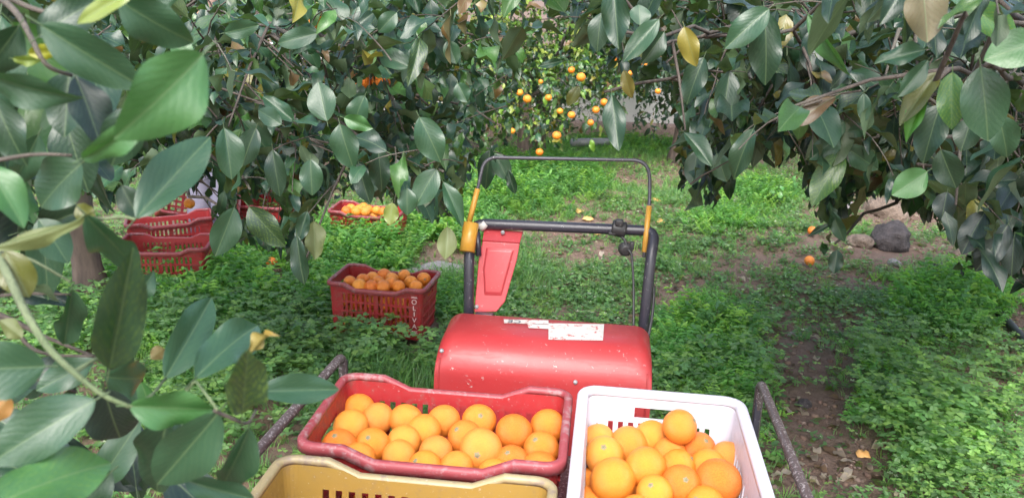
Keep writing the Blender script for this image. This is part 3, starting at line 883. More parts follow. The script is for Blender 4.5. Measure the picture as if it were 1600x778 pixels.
vs = [(0, 0, .955)]
for k in range(10):
    a = k * math.pi / 5; r_ = .25 if k % 2 == 0 else .12
    vs.append((r_ * math.cos(a), r_ * math.sin(a), .94 - r_ * .12))
mb.add(vs, [(0, 1 + k, 1 + (k + 1) % 10) for k in range(10)], False)
mb.tube([(0, 0, .92), (.005, .005, 1.0)], [.055, .045], 6)
CALM = mb.mesh('calyx_shape', M_CALYX)
orr = random.Random(8)
LAST = [None]
def orange(P, r_, label, group, scar=None, cal=None, deep=None):
    o = link('orange', ORM); o.location = P
    if scar is None:
        ax = Vector((orr.gauss(0, 1), orr.gauss(.8, 1), orr.gauss(-.6, 1))).normalized()
    else: ax = Vector(scar).normalized()
    o.rotation_euler = (ax.to_track_quat('Z', 'Y')).to_euler()
    s = r_ * orr.uniform(.93, 1.06)
    o.scale = (s * orr.uniform(.98, 1.03), s * orr.uniform(.98, 1.03), s * orr.uniform(.94, 1.05))
    o.color = (*(orr.choice([(.69, .170, .022), (.67, .135, .016), (.70, .195, .030), (.71, .225, .042)]) if deep is None else deep), 1)
    tag(o, label, 'orange', group)
    if cal is None or cal:
        link('calyx', CALM, o)
    LAST[0] = o
    return o
def scar_dir(px, py, r_px, sx, sy):
    """direction from the fruit's centre to a scar seen at sx, sy"""
    a, b_ = (sx - px) / r_px, (sy - py) / r_px
    c = math.sqrt(max(.05, 1 - a * a - b_ * b_))
    return rt * a - upv * b_ - ray(px, py).normalized() * c
def relax(C, rad, it=80, k=.86, pull=None):
    C = np.array(C, float); rad = np.array(rad); O = C.copy()
    for _ in range(it):
        d = C[:, None] - C[None]; L_ = np.linalg.norm(d, axis=-1) + np.eye(len(C))
        ov = np.maximum(0, (rad[:, None] + rad[None]) * k - L_) * (1 - np.eye(len(C)))
        C += .35 * (d / L_[..., None] * ov[..., None]).sum(1)
        C += (.03 if pull is None else pull[:, None]) * (O - C)
    return C

# ------------------------------------------------------------------ crates
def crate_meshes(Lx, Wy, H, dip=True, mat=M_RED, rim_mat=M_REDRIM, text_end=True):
    """body (slotted walls and floor), rim; origin at the floor's centre"""
    rc, taper, th = .028, .018, .004
    # half side lists of (length position, is slot column)
    def side_cols(L_, bays):
        cols = [-L_ / 2 + rc]
        for a, b_, n in bays:
            p = (b_ - a) / (2 * n - 1)
            for i in range(2 * n): cols.append(a + p * i) if i < 2 * n - 1 or True else None
        cols.append(L_ / 2 - rc)
        return sorted(set(round(c, 5) for c in cols))
    lb = [(-.175, -.012, 7), (.012, .175, 7)]
    sb = [(-Wy * .34, -.012, 5), (.012, Wy * .34, 5)]
    drop = [-.165, -.105, .105, .165] if dip else []
    def mk(L_, bays, extra):
        cs = [-L_ / 2 + rc, L_ / 2 - rc] + extra
        for a, b_, n in bays:
            p = (b_ - a) / (2 * n - 1)
            cs += [a + p * i for i in range(2 * n)]
        cs = sorted(cs); out = [cs[0]]
        for c in cs[1:]:
            if c - out[-1] > .0012: out.append(c)
        return out
    def is_slot(x, bays):
        for a, b_, n in bays:
            if a < x < b_:
                p = (b_ - a) / (2 * n - 1)
                return int((x - a) / p) % 2 == 0
        return False
    hs_ = H - .04
    vz = [0, .022]
    rows = 4
    rh = (H - (.048 if dip else .060) - .022) / rows
    slot_rows = []
    for i in range(rows):
        a = .022 + i * rh
        slot_rows.append((a + .006, a + rh - .006)); vz += [a + .006, a + rh - .006]
    hh = (H - .075, H - .04) if dip else (H - .058, H - .03)
    vz += list(hh)
    vz = sorted(set(round(v, 4) for v in vz))
    vz = [v for i, v in enumerate(vz) if i == 0 or v - vz[i - 1] > .001] + [H]
    S_ = []                                    # columns round the crate: (x, y, nx, ny, top z, side, u)
    def ztop(x):
        if not dip: return H
        a = abs(x)
        return H - .026 if a < .105 else H if a > .165 else H - .026 * (.165 - a) / .06
    hx, hy = Lx / 2, Wy / 2
    def corner(cx, cy, a0):
        for i in range(1, 5):
            a = a0 + R(90) * i / 5
            S_.append((cx + rc * math.cos(a), cy + rc * math.sin(a), math.cos(a), math.sin(a), H, None, 0))
    sc_ = mk(Wy, sb, [-.055, .055])
    lc = mk(Lx, lb, drop)
    for u in lc: S_.append((u, -hy, 0, -1, ztop(u), 'L', u))
    corner(hx - rc, -hy + rc, R(-90))
    for u in sc_: S_.append((hx, u, 1, 0, H, 'S', u))
    corner(hx - rc, hy - rc, 0)
    for u in lc[::-1]: S_.append((u, hy, 0, 1, ztop(u), 'L', u))
    corner(-hx + rc, hy - rc, R(90))
    for u in sc_[::-1]: S_.append((-hx, u, -1, 0, H, 'S', u))
    corner(-hx + rc, -hy + rc, R(180))
    n, k = len(S_), len(vz)
    mb = MB()
    vs = []
    for off in (0, -th):
        for (x, y, nx_, ny_, zt, sd_, u) in S_:
            for j, v in enumerate(vz):
                z = zt if j == k - 1 else v
                o_ = off - taper * (1 - z / H)
                vs.append((x + nx_ * o_, y + ny_ * o_, z))
    I = lambda i, j, s: s * n * k + (i % n) * k + j
    solid = np.ones((n, k - 1), bool)
    for i in range(n):
        a, b_ = S_[i], S_[(i + 1) % n]
        if a[5] is None or a[5] != b_[5]: continue
        um = (a[6] + b_[6]) / 2
        for j in range(k - 1):
            vm = (vz[j] + vz[j + 1]) / 2
            if any(lo < vm < hi and (a[5] == 'L' or hi < hh[0] - .003) for lo, hi in slot_rows) and is_slot(um, lb if a[5] == 'L' else sb):
                solid[i, j] = False
            if a[5] == 'S' and hh[0] < vm < hh[1] and abs(um) < .055: solid[i, j] = False
            if dip and a[5] == 'L' and vz[j + 1] > H - .035 and j < k - 2 and vz[j] > H - .05 and False: solid[i, j] = False
    fs = []
    for i in range(n):
        for j in range(k - 1):
            if not solid[i, j]: continue
            fs.append((I(i, j, 0), I(i + 1, j, 0), I(i + 1, j + 1, 0), I(i, j + 1, 0)))
            fs.append((I(i, j, 1), I(i, j + 1, 1), I(i + 1, j + 1, 1), I(i + 1, j, 1)))
            if not solid[(i - 1) % n, j]: fs.append((I(i, j, 0), I(i, j + 1, 0), I(i, j + 1, 1), I(i, j, 1)))
            if not solid[(i + 1) % n, j]: fs.append((I(i + 1, j, 0), I(i + 1, j, 1), I(i + 1, j + 1, 1), I(i + 1, j + 1, 0)))
            if j == 0 or not solid[i, j - 1]: fs.append((I(i, j, 0), I(i, j, 1), I(i + 1, j, 1), I(i + 1, j, 0)))
            if j == k - 2 or not solid[i, j + 1]: fs.append((I(i, j + 1, 0), I(i + 1, j + 1, 0), I(i + 1, j + 1, 1), I(i, j + 1, 1)))
    mb.add(vs, fs, False)
    # outer ribs: horizontal bars proud of the walls and upright posts beside the bays
    for (hl, ht, ax_) in ((hx, hy, 0), (hy, hx, 1)):
        for sg in (-1, 1):
            for i in range(rows + 1):
                z = .022 + i * rh
                o_ = ht - taper * (1 - z / H) + .002
                c, d = ((0, sg * o_, z), (2 * (hl - .03), .006, .007))
                if ax_: c, d = (c[1], c[0], z), (d[1], d[0], d[2])
                mb.box(c, d)
    base_z = .006
    bxl, byl = Lx - 2 * taper - .012, Wy - 2 * taper - .012
    for i in range(8): mb.box((0, (i / 7 - .5) * (byl - .012), base_z), (bxl, .014, .006))
    for i in range(12): mb.box(((i / 11 - .5) * (bxl - .012), 0, base_z - .0012), (.012, byl - .004, .0066))
    for i in range(-4, 5):
        mb.box((i * .05, 0, -.001), (.008, Wy - 2 * taper - .02, .006))
    body = mb.mesh('crate_body', mat)
    # rim: a rounded lip swept along the upper edge, turned outwards
    prof = [(-.0045, -.012), (-.0048, .0), (-.002, .004), (.004, .0052), (.0105, .004), (.0135, .0), (.0138, -.018), (.0115, -.018), (.0105, -.003), (.002, -.003)]
    if not dip: prof = [(a * 1.25 + .002 if a > 0 else a, b_ * 1.3) for a, b_ in prof]
    rv, rf = [], []
    m_ = len(prof)
    for (x, y, nx_, ny_, zt, sd_, u) in S_:
        for a, b_ in prof: rv.append((x + nx_ * a, y + ny_ * a, zt + b_))
    for i in range(n):
        for j in range(m_):
            rf.append((i * m_ + j, ((i + 1) % n) * m_ + j, ((i + 1) % n) * m_ + (j + 1) % m_, i * m_ + (j + 1) % m_))
    mb = MB(); mb.add(rv, rf, True)
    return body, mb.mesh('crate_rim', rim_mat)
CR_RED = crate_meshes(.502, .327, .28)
CR_YEL = crate_meshes(.502, .327, .28, mat=M_YEL, rim_mat=M_YELRIM)
CR_WHI = crate_meshes(.515, .325, .30, dip=False, mat=M_WHI, rim_mat=M_WHI)
def crate(meshes, label, loc, yaw, group, tilt=(0, 0)):
    t = thing('crate', label, 'crate', loc, yaw, group)
    t.rotation_euler = (tilt[0], tilt[1], yaw)
    link('crate_body', meshes[0], t); link('rim', meshes[1], t)
    return t
def place(corner, yaw, Lx, Wy, which, ztop, H):
    """floor centre of a crate whose back left rim corner is at `corner`"""
    ex = Vector((math.cos(yaw), math.sin(yaw), 0)); ey = Vector((-math.sin(yaw), math.cos(yaw), 0))
    c = Vector(corner) + ex * Lx / 2 - ey * Wy / 2
    c.z = ztop - H
    return c
BED = .625
BEDR = 'crates on the machine bed'
ZR = BED + .28
Pr = on(533, 581, ZR); yr = -math.atan2(-(on(897, 606, ZR).y - Pr.y), on(897, 606, ZR).x - Pr.x)
yr = R(-5.3)
Pr.x += .005
cr = place(Pr, yr, .53, .355, 0, ZR, .28)
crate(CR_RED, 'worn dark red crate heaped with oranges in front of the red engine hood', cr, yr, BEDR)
Py = on(436, 708, ZR); yy_ = R(-5.6)
cy_ = place(Py, yy_, .53, .355, 0, ZR, .28)
crate(CR_YEL, 'scuffed mustard yellow crate, nearest of the crates on the bed', cy_, yy_, BEDR)
ZW = BED + .30
Pw = on(904, 602, ZW); yw = R(-6.0)
cw = place(Pw, yw, .362, .55, 0, ZW, .30)
crate(CR_WHI, 'white crate with a hand grip hole, heaped with oranges', cw, yw + R(90), BEDR)

def fill_crate(lst, z, r0, group, low, cloc, yaw, Lx, Wy, lowlabel, zl):
    C, rad = [], []
    for e in lst:
        px, py, rp = e[0], e[1], e[2]
        P = on(px, py, z + (e[5] if len(e) > 5 else 0)); C.append(P); rad.append(max(.92 * r0, min(1.15 * r0, rp / FPX * (P - CAM).dot(fwd))))
    n = len(C)
    ex = Vector((math.cos(yaw), math.sin(yaw), 0)); ey = Vector((-math.sin(yaw), math.cos(yaw), 0))
    for i in range(low[0]):
        for j in range(low[1]):
            a = (i + .5) / low[0] - .5; b_ = (j + .5) / low[1] - .5
            p = Vector(cloc) + ex * a * (Lx - .07) + ey * b_ * (Wy - .07); p.z = zl
            C.append(p); rad.append(r0)
    fixed = np.array([[c.x, c.y, c.z] for c in C])
    pull = np.array([.25] * n + [.02] * (len(C) - n))
    Cn = relax(fixed, rad, pull=pull)
    # keep inside the walls
    ins = []
    for i, c in enumerate(Cn):
        d = Vector(c) - Vector(cloc)
        u, v = d.dot(ex), d.dot(ey)
        lim_u, lim_v = Lx / 2 - rad[i] - .012, Wy / 2 - rad[i] - .012
        u, v = max(-lim_u, min(lim_u, u)), max(-lim_v, min(lim_v, v))
        q_ = Vector(cloc) + ex * u + ey * v
        ins.append(Vector((q_.x, q_.y, c[2])))
    Cn = relax(np.array([list(p) for p in ins]), rad, 20, .86)
    for i, c in enumerate(Cn):
        if i < n:
            e = lst[i]
            sc_ = scar_dir(e[0], e[1], e[2], *e[4]) if len(e) > 4 and e[4] else None
            orange(c, rad[i], e[3], group, sc_)
        else:
            orange(c, rad[i], lowlabel, group + ' in the lower layer', None, False)
red_list = [
 (574, 629, 25, 'orange in the back corner of the red crate, its scar turned to a neighbour', (566, 641)),
 (600, 653, 27, 'smooth orange leaning on the corner fruit at the back of the red crate', None),
 (549, 666, 30, 'orange against the grip hole of the near red crate', None),
 (582, 694, 28, 'orange in the front row of the red crate beside the one under the grip hole', None),
 (530, 698, 25, 'orange in the front corner of the red crate with its stem scar on top', (523, 681)),
 (626, 707, 28, 'orange with a faint line across its top in the front of the red crate', None),
 (634, 662, 18, 'half hidden orange behind the back slots of the red crate', None),
 (646, 667, 23, 'deeper coloured orange in the second row of the red crate below the slots', None),
 (689, 659, 26, 'orange resting under the back slots, middle of the red crate', None),
 (681, 707, 27, 'round orange in the middle of the red crate between two scarred ones', None),
 (666, 730, 26, 'orange touching the front rim with a pale stem scar on its side', (650, 718)),
 (635, 690, 22, 'orange mostly covered by the lined one in the red crate', None),
 (714, 728, 17, 'small orange at the front rim of the red crate, hemmed in by bigger ones', None),
 (749, 655, 28, 'orange at the back wall of the red crate with a tiny scar facing up', (752, 645)),
 (727, 683, 29, 'orange with dark scar at its upper edge in the middle of the red crate', (711, 668)),
 (754, 707, 33, 'largest orange of the red crate with the navel and stem facing the viewer', (748, 716), .012),
 (803, 675, 30, 'yellowish orange with a dark knob low on its side in the red crate', (796, 697)),
 (857, 658, 27, 'orange tucked in the far end of the red crate beside the white crate', None),
 (846, 701, 30, 'orange with a white stem dot at the end of the red crate', (834, 683)),
 (798, 722, 22, 'yellow orange below the one with the dark knob in the red crate', (792, 707)),
 (773, 742, 17, 'orange only just rising over the front rim beside the largest one', None),
 (839, 732, 20, 'orange at the front corner of the red crate under the white dotted one', None),
 (559, 718, 17, 'sliver of an orange behind the sloping front rim of the red crate', None),
]
fill_crate(red_list, ZR - .068, .0405, 'oranges in the red crate on the bed', (5, 4), cr, yr, .53, .355, 'orange below the top layer of the red crate on the bed', ZR - .178)
whi_list = [
 (939, 687, 24, 'orange in the back corner of the white crate next to the red crate', None),
 (986, 692, 28, 'reddish orange in the back row of the white crate', None),
 (942, 716, 29, 'orange with a scarred whorl round its stem at the side of the white crate', (941, 702)),
 (957, 752, 34, 'big plain orange in the front corner of the white crate', None),
 (1017, 683, 18, 'orange barely showing behind the back row of the white crate', None),
 (1041, 700, 29, 'tall yellow orange in the middle of the back row of the white crate', None),
 (1060, 670, 28, 'topmost orange of the white crate just below its grip hole', (1084, 660), .05),
 (1007, 730, 33, 'speckled yellow orange with a scar low on its side in the white crate', (1026, 755), .02),
 (1065, 728, 26, 'plain orange in the middle of the white crate below the topmost one', None),
 (1094, 702, 25, 'orange leaning at the back slots of the white crate', None),
 (1111, 724, 25, 'orange resting on the large deep coloured one in the white crate', None),
 (1133, 718, 20, 'orange squeezed against the ribbed side wall of the white crate', None),
 (1065, 757, 31, 'orange with a square dry calyx facing up in the white crate', (1074, 750), .015),
 (1122, 752, 35, 'large deep coloured orange at the ribbed side of the white crate', None, .015),
 (1017, 776, 28, 'orange between the big plain one and the calyx one at the near end', (1010, 762), .01),
 (1100, 788, 25, 'orange cut by the picture edge under the large deep coloured one', (1085, 778)),
 (1000, 795, 25, 'orange cut by the picture edge in the middle of the white crate', None),
 (924, 752, 17, 'orange deep in the side of the white crate below the whorl scarred one', None, -.05),
 (926, 784, 18, 'orange low in the front corner of the white crate', None, -.05),
]
fill_crate(whi_list, ZW - .095, .0405, 'oranges in the white crate', (4, 5), cw, yw, .362, .55, 'orange below the top layer of the white crate', ZW - .205)
yel_list = [(520, 797, 30, 'orange at the end of the yellow crate, its top just in view', None), (608, 794, 30, 'orange in the middle of the yellow crate peeping over the picture edge', None),
 (560, 830, 30, 'orange lower in the yellow crate between the two peeping ones', None), (690, 830, 30, 'orange in the far half of the yellow crate', None), (770, 835, 30, 'orange by the end wall of the yellow crate', None)]
fill_crate(yel_list, ZR - .10, .0405, 'oranges in the yellow crate', (5, 3), cy_, yy_, .53, .355, 'orange below the top layer of the yellow crate', ZR - .18)

# lettered crate on the ground
GR = 'red picking crates on the ground'
ol = on(585, 512, .02)
ol = Vector((on(585, 448, .31).x, on(585, 448, .31).y, .03)); yo = R(-9)
ol += Vector((math.sin(R(9)) * .1775, math.cos(R(9)) * .1775, 0))
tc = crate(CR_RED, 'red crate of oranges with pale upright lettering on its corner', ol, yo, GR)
def text_mesh(body, size, ext=.0006):
    c = bpy.data.curves.new('lettering_curve', 'FONT')
    c.body, c.size, c.extrude, c.align_x, c.align_y = body, size, ext, 'CENTER', 'CENTER'
    o = bpy.data.objects.new('lettering_tmp', c); COL.objects.link(o)
    dg = bpy.context.evaluated_depsgraph_get()
    m = bpy.data.meshes.new_from_object(o.evaluated_get(dg))
    bpy.data.objects.remove(o); bpy.data.curves.remove(c)
    return m
tilt_ = math.atan(.018 / .28)
for i, ch in enumerate('OLIVA'):
    m = text_mesh(ch, .036); m.materials.clear(); m.materials.append(M_LETTER)
    o = link('letter', m, tc)
    z = .212 - i * .0335
    o.location = (.205, -.1635 + .018 * (1 - z / .28) - .006, z)
    o.rotation_euler = (R(90) + tilt_ * 0, 0, 0)
for z, wd in ((.236, .034), (.240, .028), (.052, .030), (.046, .022), (.041, .034)):
    b = MB(); b.box((.205, -.1635 + .018 * (1 - z / .28) - .0055, z), (wd, .001, .0025)); b.build('printed_line', M_LETTER, tc)
oliva = [(547, 441), (567, 438), (582, 434), (591, 441), (600, 431), (612, 436), (631, 431), (642, 441), (662, 436), (597, 448), (623, 448), (610, 444), (565, 449), (577, 448), (650, 449)]
ol_lab = ['orange at the end of the lettered crate away from the print', 'second fruit along the near row of the lettered crate', 'orange at the back of the lettered crate near the dip of its rim', 'darker orange in the middle of the lettered crate',
 'orange highest at the back wall of the lettered crate', 'orange behind the darker one in the lettered crate', 'topmost big orange in the lettered crate', 'orange below the topmost one in the lettered crate', 'orange in the far corner of the lettered crate by the print',
 'orange low in the middle of the lettered crate at the front rim', 'orange at the front rim below the topmost one in the lettered crate', 'yellowish orange nestled in the centre of the lettered crate', 'orange at the front rim in the unprinted half of the lettered crate', 'orange wedged low between two in the lettered crate', 'orange at the front rim next to the printed corner']
fill_crate([(x, y, 11, l, None) for (x, y), l in zip(oliva, ol_lab)], .29, .038, 'oranges in the lettered crate', (6, 4), ol, yo, .53, .355, 'orange seen through the slots of the lettered crate', .20)
for i in range(12):
    px_ = ((i % 6) + .5) / 6 - .5; row = i // 6
    ex = Vector((math.cos(yo), math.sin(yo), 0)); ey = Vector((-math.sin(yo), math.cos(yo), 0))
    p = ol + ex * px_ * .43 + ey * (-.11 + row * .08); p.z = ol.z + .05 + row * .03
    orange(p, .037, 'orange seen through the slots of the lettered crate', 'oranges in the lettered crate in the lower layer', None, False)
# crate of oranges farther back
p = on(571, 333, .25); yb = R(-5)
cb = Vector((p.x + .0, p.y + .17, -.03))
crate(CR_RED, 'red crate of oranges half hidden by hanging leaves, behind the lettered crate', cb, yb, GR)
bk = [(541, 330), (549, 327), (559, 328), (568, 324), (576, 328), (588, 329), (598, 331), (612, 328), (555, 332), (570, 332)]
bl = ['orange at the near end of the far crate', 'orange heaped at the back of the far crate', 'orange in the middle heap of the far crate', 'topmost orange of the far crate under the boughs', 'orange beside the topmost one of the far crate', 'orange by the hanging leaf over the far crate',
 'orange past the hanging leaf in the far crate', 'orange at the hidden end of the far crate', 'orange at the front rim of the far crate', 'orange at the front rim of the far crate under the topmost one']
fill_crate([(x, y, 8, l, None) for (x, y), l in zip(bk, bl)], .25, .037, 'oranges in the far crate', (5, 3), cb, yb, .53, .355, 'orange seen through the slots of the far crate', .16)
# empty crates by the left trunk
p = on(325, 424, .0)
ylc = R(22)
cl = Vector((p.x - .23, p.y + .06, .05))
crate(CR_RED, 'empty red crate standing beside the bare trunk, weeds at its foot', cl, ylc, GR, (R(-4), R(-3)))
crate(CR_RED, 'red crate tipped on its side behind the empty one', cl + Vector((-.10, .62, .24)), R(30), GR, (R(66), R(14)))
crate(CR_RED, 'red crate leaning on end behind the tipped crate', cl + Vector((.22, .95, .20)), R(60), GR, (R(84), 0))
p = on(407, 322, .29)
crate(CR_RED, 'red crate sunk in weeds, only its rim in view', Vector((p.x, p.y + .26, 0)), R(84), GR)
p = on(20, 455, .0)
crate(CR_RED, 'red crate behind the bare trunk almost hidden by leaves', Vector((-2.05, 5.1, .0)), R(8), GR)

# ------------------------------------------------------------------ the carrier
mc = Vector((.13, 2.1, 0)); ym = R(-5.5)
t = thing('motor_carrier', 'red tracked orchard carrier with black handlebar and a bed loaded with crates', 'carrier', mc, ym)
LM = (Matrix.Translation(mc) @ Matrix.Rotation(ym, 4, 'Z')).inverted()
def loc(p): return LM @ Vector(p)
def lpx(px, py, y_, dz=None):            # the point of the carrier's upright plane local y = y_ seen at a pixel
    r = ray(px, py)
    o = LM @ CAM; d = LM.to_3x3() @ r
    return o + d * ((y_ - o.y) / d.y)
# hood
hl, hr = lpx(678, 600, -.02), lpx(1018, 612, -.02)
x0, x1, zt, D = hl.x, hr.x, .907, .19
b = MB()
prof = [(-.02, .58)]
rad = .095
for i in range(13):
    a = R(90) * i / 12
    prof.append((-.02 + rad - rad * math.cos(a), zt - rad + rad * math.sin(a)))
prof += [(D, zt + .004), (D + .035, zt - .02), (D + .035, .58)]
hw = (x1 - x0) / 2; xc = (x0 + x1) / 2
nx_ = 20
vs, fs = [], []
# outline across: straight top with round shoulders that follow the profile height
def shoulder(s):
    """(x fraction, how far below the top) across the hood"""
    return s
cross = []
rs = .042
for i in range(9):
    a = R(90) * i / 8
    cross.append((-hw + rs - rs * math.cos(a), rs - rs * math.sin(a)))
cross += [(-hw + rs + (2 * hw - 2 * rs) * i / 6, 0) for i in range(1, 6)]
cross += [(-x, d_) for x, d_ in cross[:9][::-1]]
for (yy, zz) in prof:
    f = max(0, min(1, (zz - (zt - rad)) / rad)) if zz < zt + .1 else 1
    for x, d_ in cross:
        vs.append((xc + x, yy, zz - d_ * f))
k = len(cross)
for i in range(len(prof) - 1):
    for j in range(k - 1):
        fs.append((i * k + j, i * k + j + 1, (i + 1) * k + j + 1, (i + 1) * k + j))
# end plates
L_ = [i * k for i in range(len(prof))]; Rr = [i * k + k - 1 for i in range(len(prof))]
fs.append(tuple(L_)); fs.append(tuple(Rr[::-1]))
b.add(vs, fs, True)
hood = b.build('engine_hood', M_PAINT, t)
m = hood.data
for p_ in m.polygons:
    if len(p_.vertices) > 4: p_.use_smooth = False
# side flanges of the hood, screws, seam
for sx in (x0 + .012, x1 - .012):
    b = MB()
    b.tube([(sx, yy - (.0012 if zz < zt - rad else .0008), zz + .0008) for yy, zz in prof[:6]], .0016, 5)
    b.build('seam', M_PAINT, hood)
for px, py in ((899, 597), (690, 548)):
    pp = lpx(px, py, -.021)
    b = MB(); b.tube([pp + Vector((0, .003, 0)), pp + Vector((0, -.003, 0))], [.006, .0045], 10); b.build('screw', M_STEEL, hood)
def hood_sheet(px0, px1, py0, py1, name, mat, parent, lift=.0015, n=8):
    """a label that follows the hood's upper surface between two picture rows"""
    def surf(px, py):
        o = LM @ CAM; d = LM.to_3x3() @ ray(px, py)
        best = None
        for (a, b_) in zip(prof[:-1], prof[1:]):
            na, nb = -(b_[1] - a[1]), (b_[0] - a[0])       # normal (y, z) of the strip
            den = d.y * na + d.z * nb
            if abs(den) < 1e-6: continue
            tt = ((a[0] - o.y) * na + (a[1] - o.z) * nb) / den
            q_ = o + d * tt
            s_ = ((q_.y - a[0]) * (b_[0] - a[0]) + (q_.z - a[1]) * (b_[1] - a[1])) / ((b_[0] - a[0]) ** 2 + (b_[1] - a[1]) ** 2)
            if -.02 <= s_ <= 1.02 and (best is None or tt < best[0]):
                nn = Vector((0, na, nb)).normalized()
                if nn.z < 0 and nn.y > 0: nn = -nn
                best = (tt, q_ + nn * lift)
        return best[1] if best else None
    rows = []
    for i in range(n + 1):
        py = py0 + (py1 - py0) * i / n
        rows.append([surf(px0[0] + (px0[1] - px0[0]) * i / n, py), surf(px1[0] + (px1[1] - px1[0]) * i / n, py + (1.5))])
    rows = [r_ for r_ in rows if r_[0] and r_[1]]
    vs = [p_ for r_ in rows for p_ in r_]
    fs = [(2 * i, 2 * i + 2, 2 * i + 3, 2 * i + 1) for i in range(len(rows) - 1)]
    b = MB(); b.add(vs, fs, True)
    return b.build(name, mat, parent), surf
ys = D + .004
s1, surf = hood_sheet((857, 857), (944, 942), 505.5, 531, 'label', M_LABEL, hood)
s2, _ = hood_sheet((787, 788), (857, 857), 499.5, 505.5, 'label', M_LABEL, hood)
s3, _ = hood_sheet((824, 826), (857, 857), 506.5, 513, 'label', M_LABEL, hood)
ce = text_mesh('CE', .030, .0003); ce.materials.clear(); ce.materials.append(M_INK)
pt = surf(804, 503)
o = link('lettering', ce, hood)
if pt: o.location = pt + Vector((0, 0, .0012))
o.rotation_euler = (0, 0, R(180))
# handlebar
def lp(px, py, y_): return lpx(px, py, y_)
bar = [lp(735, 500, .20), lp(733, 392, .28), lp(738, 349, .34), lp(1024, 361, .34), lp(1018, 395, .28), lp(1000, 525, .19)]
bar[0].z -= .25; bar[-1].z -= .25
b = MB(); b.tube(round_path(bar, .05, 7), .0148, 14); b.build('handlebar', M_BLACK, t)
hoop = [lp(718, 352, .36), lp(754, 247, .40), lp(1010, 251, .40), lp(1018, 300, .39), lp(1014, 350, .37)]
hoop = [lp(727, 372, .33), lp(748, 288, .36), lp(757, 246, .39), lp(1014, 251, .39), lp(1016, 305, .37), lp(1006, 402, .30)]
b = MB(); b.tube(round_path(hoop, .065, 8), .005, 10); hp = b.build('clutch_hoop', M_HOOP, t)
for a, c in (((724, 350), (750, 300)), ((1014, 325), (1007, 392))):
    e0, e1 = (hoop[0], hoop[1]) if a[0] < 900 else (hoop[4], hoop[5])
    pa, pc = (e0.lerp(e1, .15), e0.lerp(e1, .92)) if a[0] < 900 else (e0.lerp(e1, .18), e0.lerp(e1, .92))
    b = MB(); b.tube([pa, pc], .0079, 10); b.build('painted_sleeve', M_OCHRE, hp)
# ochre tube clamp round the handlebar
pa, pc = lp(730, 393, .265), lp(736, 349, .30)
b = MB(); b.tube([pa, pa.lerp(pc, .5), pc], [.0215, .0215, .0225], 16); o = b.build('tube_clamp', M_OCHRE, t)
pq = lp(757, 351, .33)
b = MB(); b.tube([pq + Vector((-.012, 0, -.012)), pq + Vector((.004, 0, .004))], [.013, .010], 10); b.build('plug', M_LABEL, t)
b = MB(); b.tube([lp(746, 362, .30), lp(748, 400, .28)], .008, 8); b.build('bracket', M_BLACK, t)
# red guard plate, pressed panel in the middle
quad = [(754, 377), (812, 381), (808, 405), (789, 471), (776, 487), (741, 488), (748, 405)]
yp = lambda py: .255 + (488 - py) / 130 * .055
pts = [lp(x, y, yp(y)) for x, y in quad]
n_ = len(pts)
nrm = (pts[1] - pts[0]).cross(pts[4] - pts[0]).normalized()
if nrm.y > 0: nrm = -nrm
b = MB()
b.add([p_ + nrm * .003 for p_ in pts] + [p_ - nrm * .003 for p_ in pts], [tuple(range(n_)), tuple(range(2 * n_ - 1, n_ - 1, -1))] + [(i, n_ + i, n_ + (i + 1) % n_, (i + 1) % n_) for i in range(n_)], False)
pl = b.build('guard_plate', M_PANEL, t); bevel_mesh(pl, .0022, 2)
for p_ in pl.data.polygons: p_.use_smooth = p_.area < 1e-4
fl = [lp(757, 358, .345), lp(817, 363, .345), lp(812, 380, yp(380)), lp(754, 376, yp(376))]
b = MB(); up_ = Vector((0, -.0012, .0024))
b.add([p_ + up_ for p_ in fl] + [p_ - up_ for p_ in fl], [(0, 1, 2, 3), (7, 6, 5, 4)] + [(i, 4 + i, 4 + (i + 1) % 4, (i + 1) % 4) for i in range(4)], False)
b.build('bent_flange', M_PANEL, pl)
inner = [(760, 386), (804, 389), (798, 412), (784, 462), (757, 461), (755, 420)]
ip = [lp(x, y, yp(y)) + nrm * .0028 for x, y in inner]
cen = sum(ip, Vector()) / len(ip)
ip2 = [cen + (p_ - cen) * .86 + nrm * .006 for p_ in ip]
b = MB(); k_ = len(ip)
b.add(ip + ip2, [(i, (i + 1) % k_, k_ + (i + 1) % k_, k_ + i) for i in range(k_)] + [tuple(range(k_, 2 * k_))], False)
o = b.build('pressed_panel', M_PANEL, pl); bevel_mesh(o, .002, 2, 10)
for x, y in ((786, 364), (745, 479)):
    pp = (lp(x, y, .325) + Vector((0, -.006, .003))) if y < 380 else lp(x, y, yp(y)) + nrm * .003
    b = MB(); b.tube([pp, pp + nrm * .004], [.0062, .005], 10); b.tube([pp + nrm * .004, pp + nrm * .006], [.003, .0025], 8); b.build('bolt', M_STEEL, pl)
b = MB(); pa = lp(757, 492, .24); b.box(pa, (.05, .02, .012)); o = b.build('bracket', M_BLACK, t); bevel_mesh(o, .002, 2)
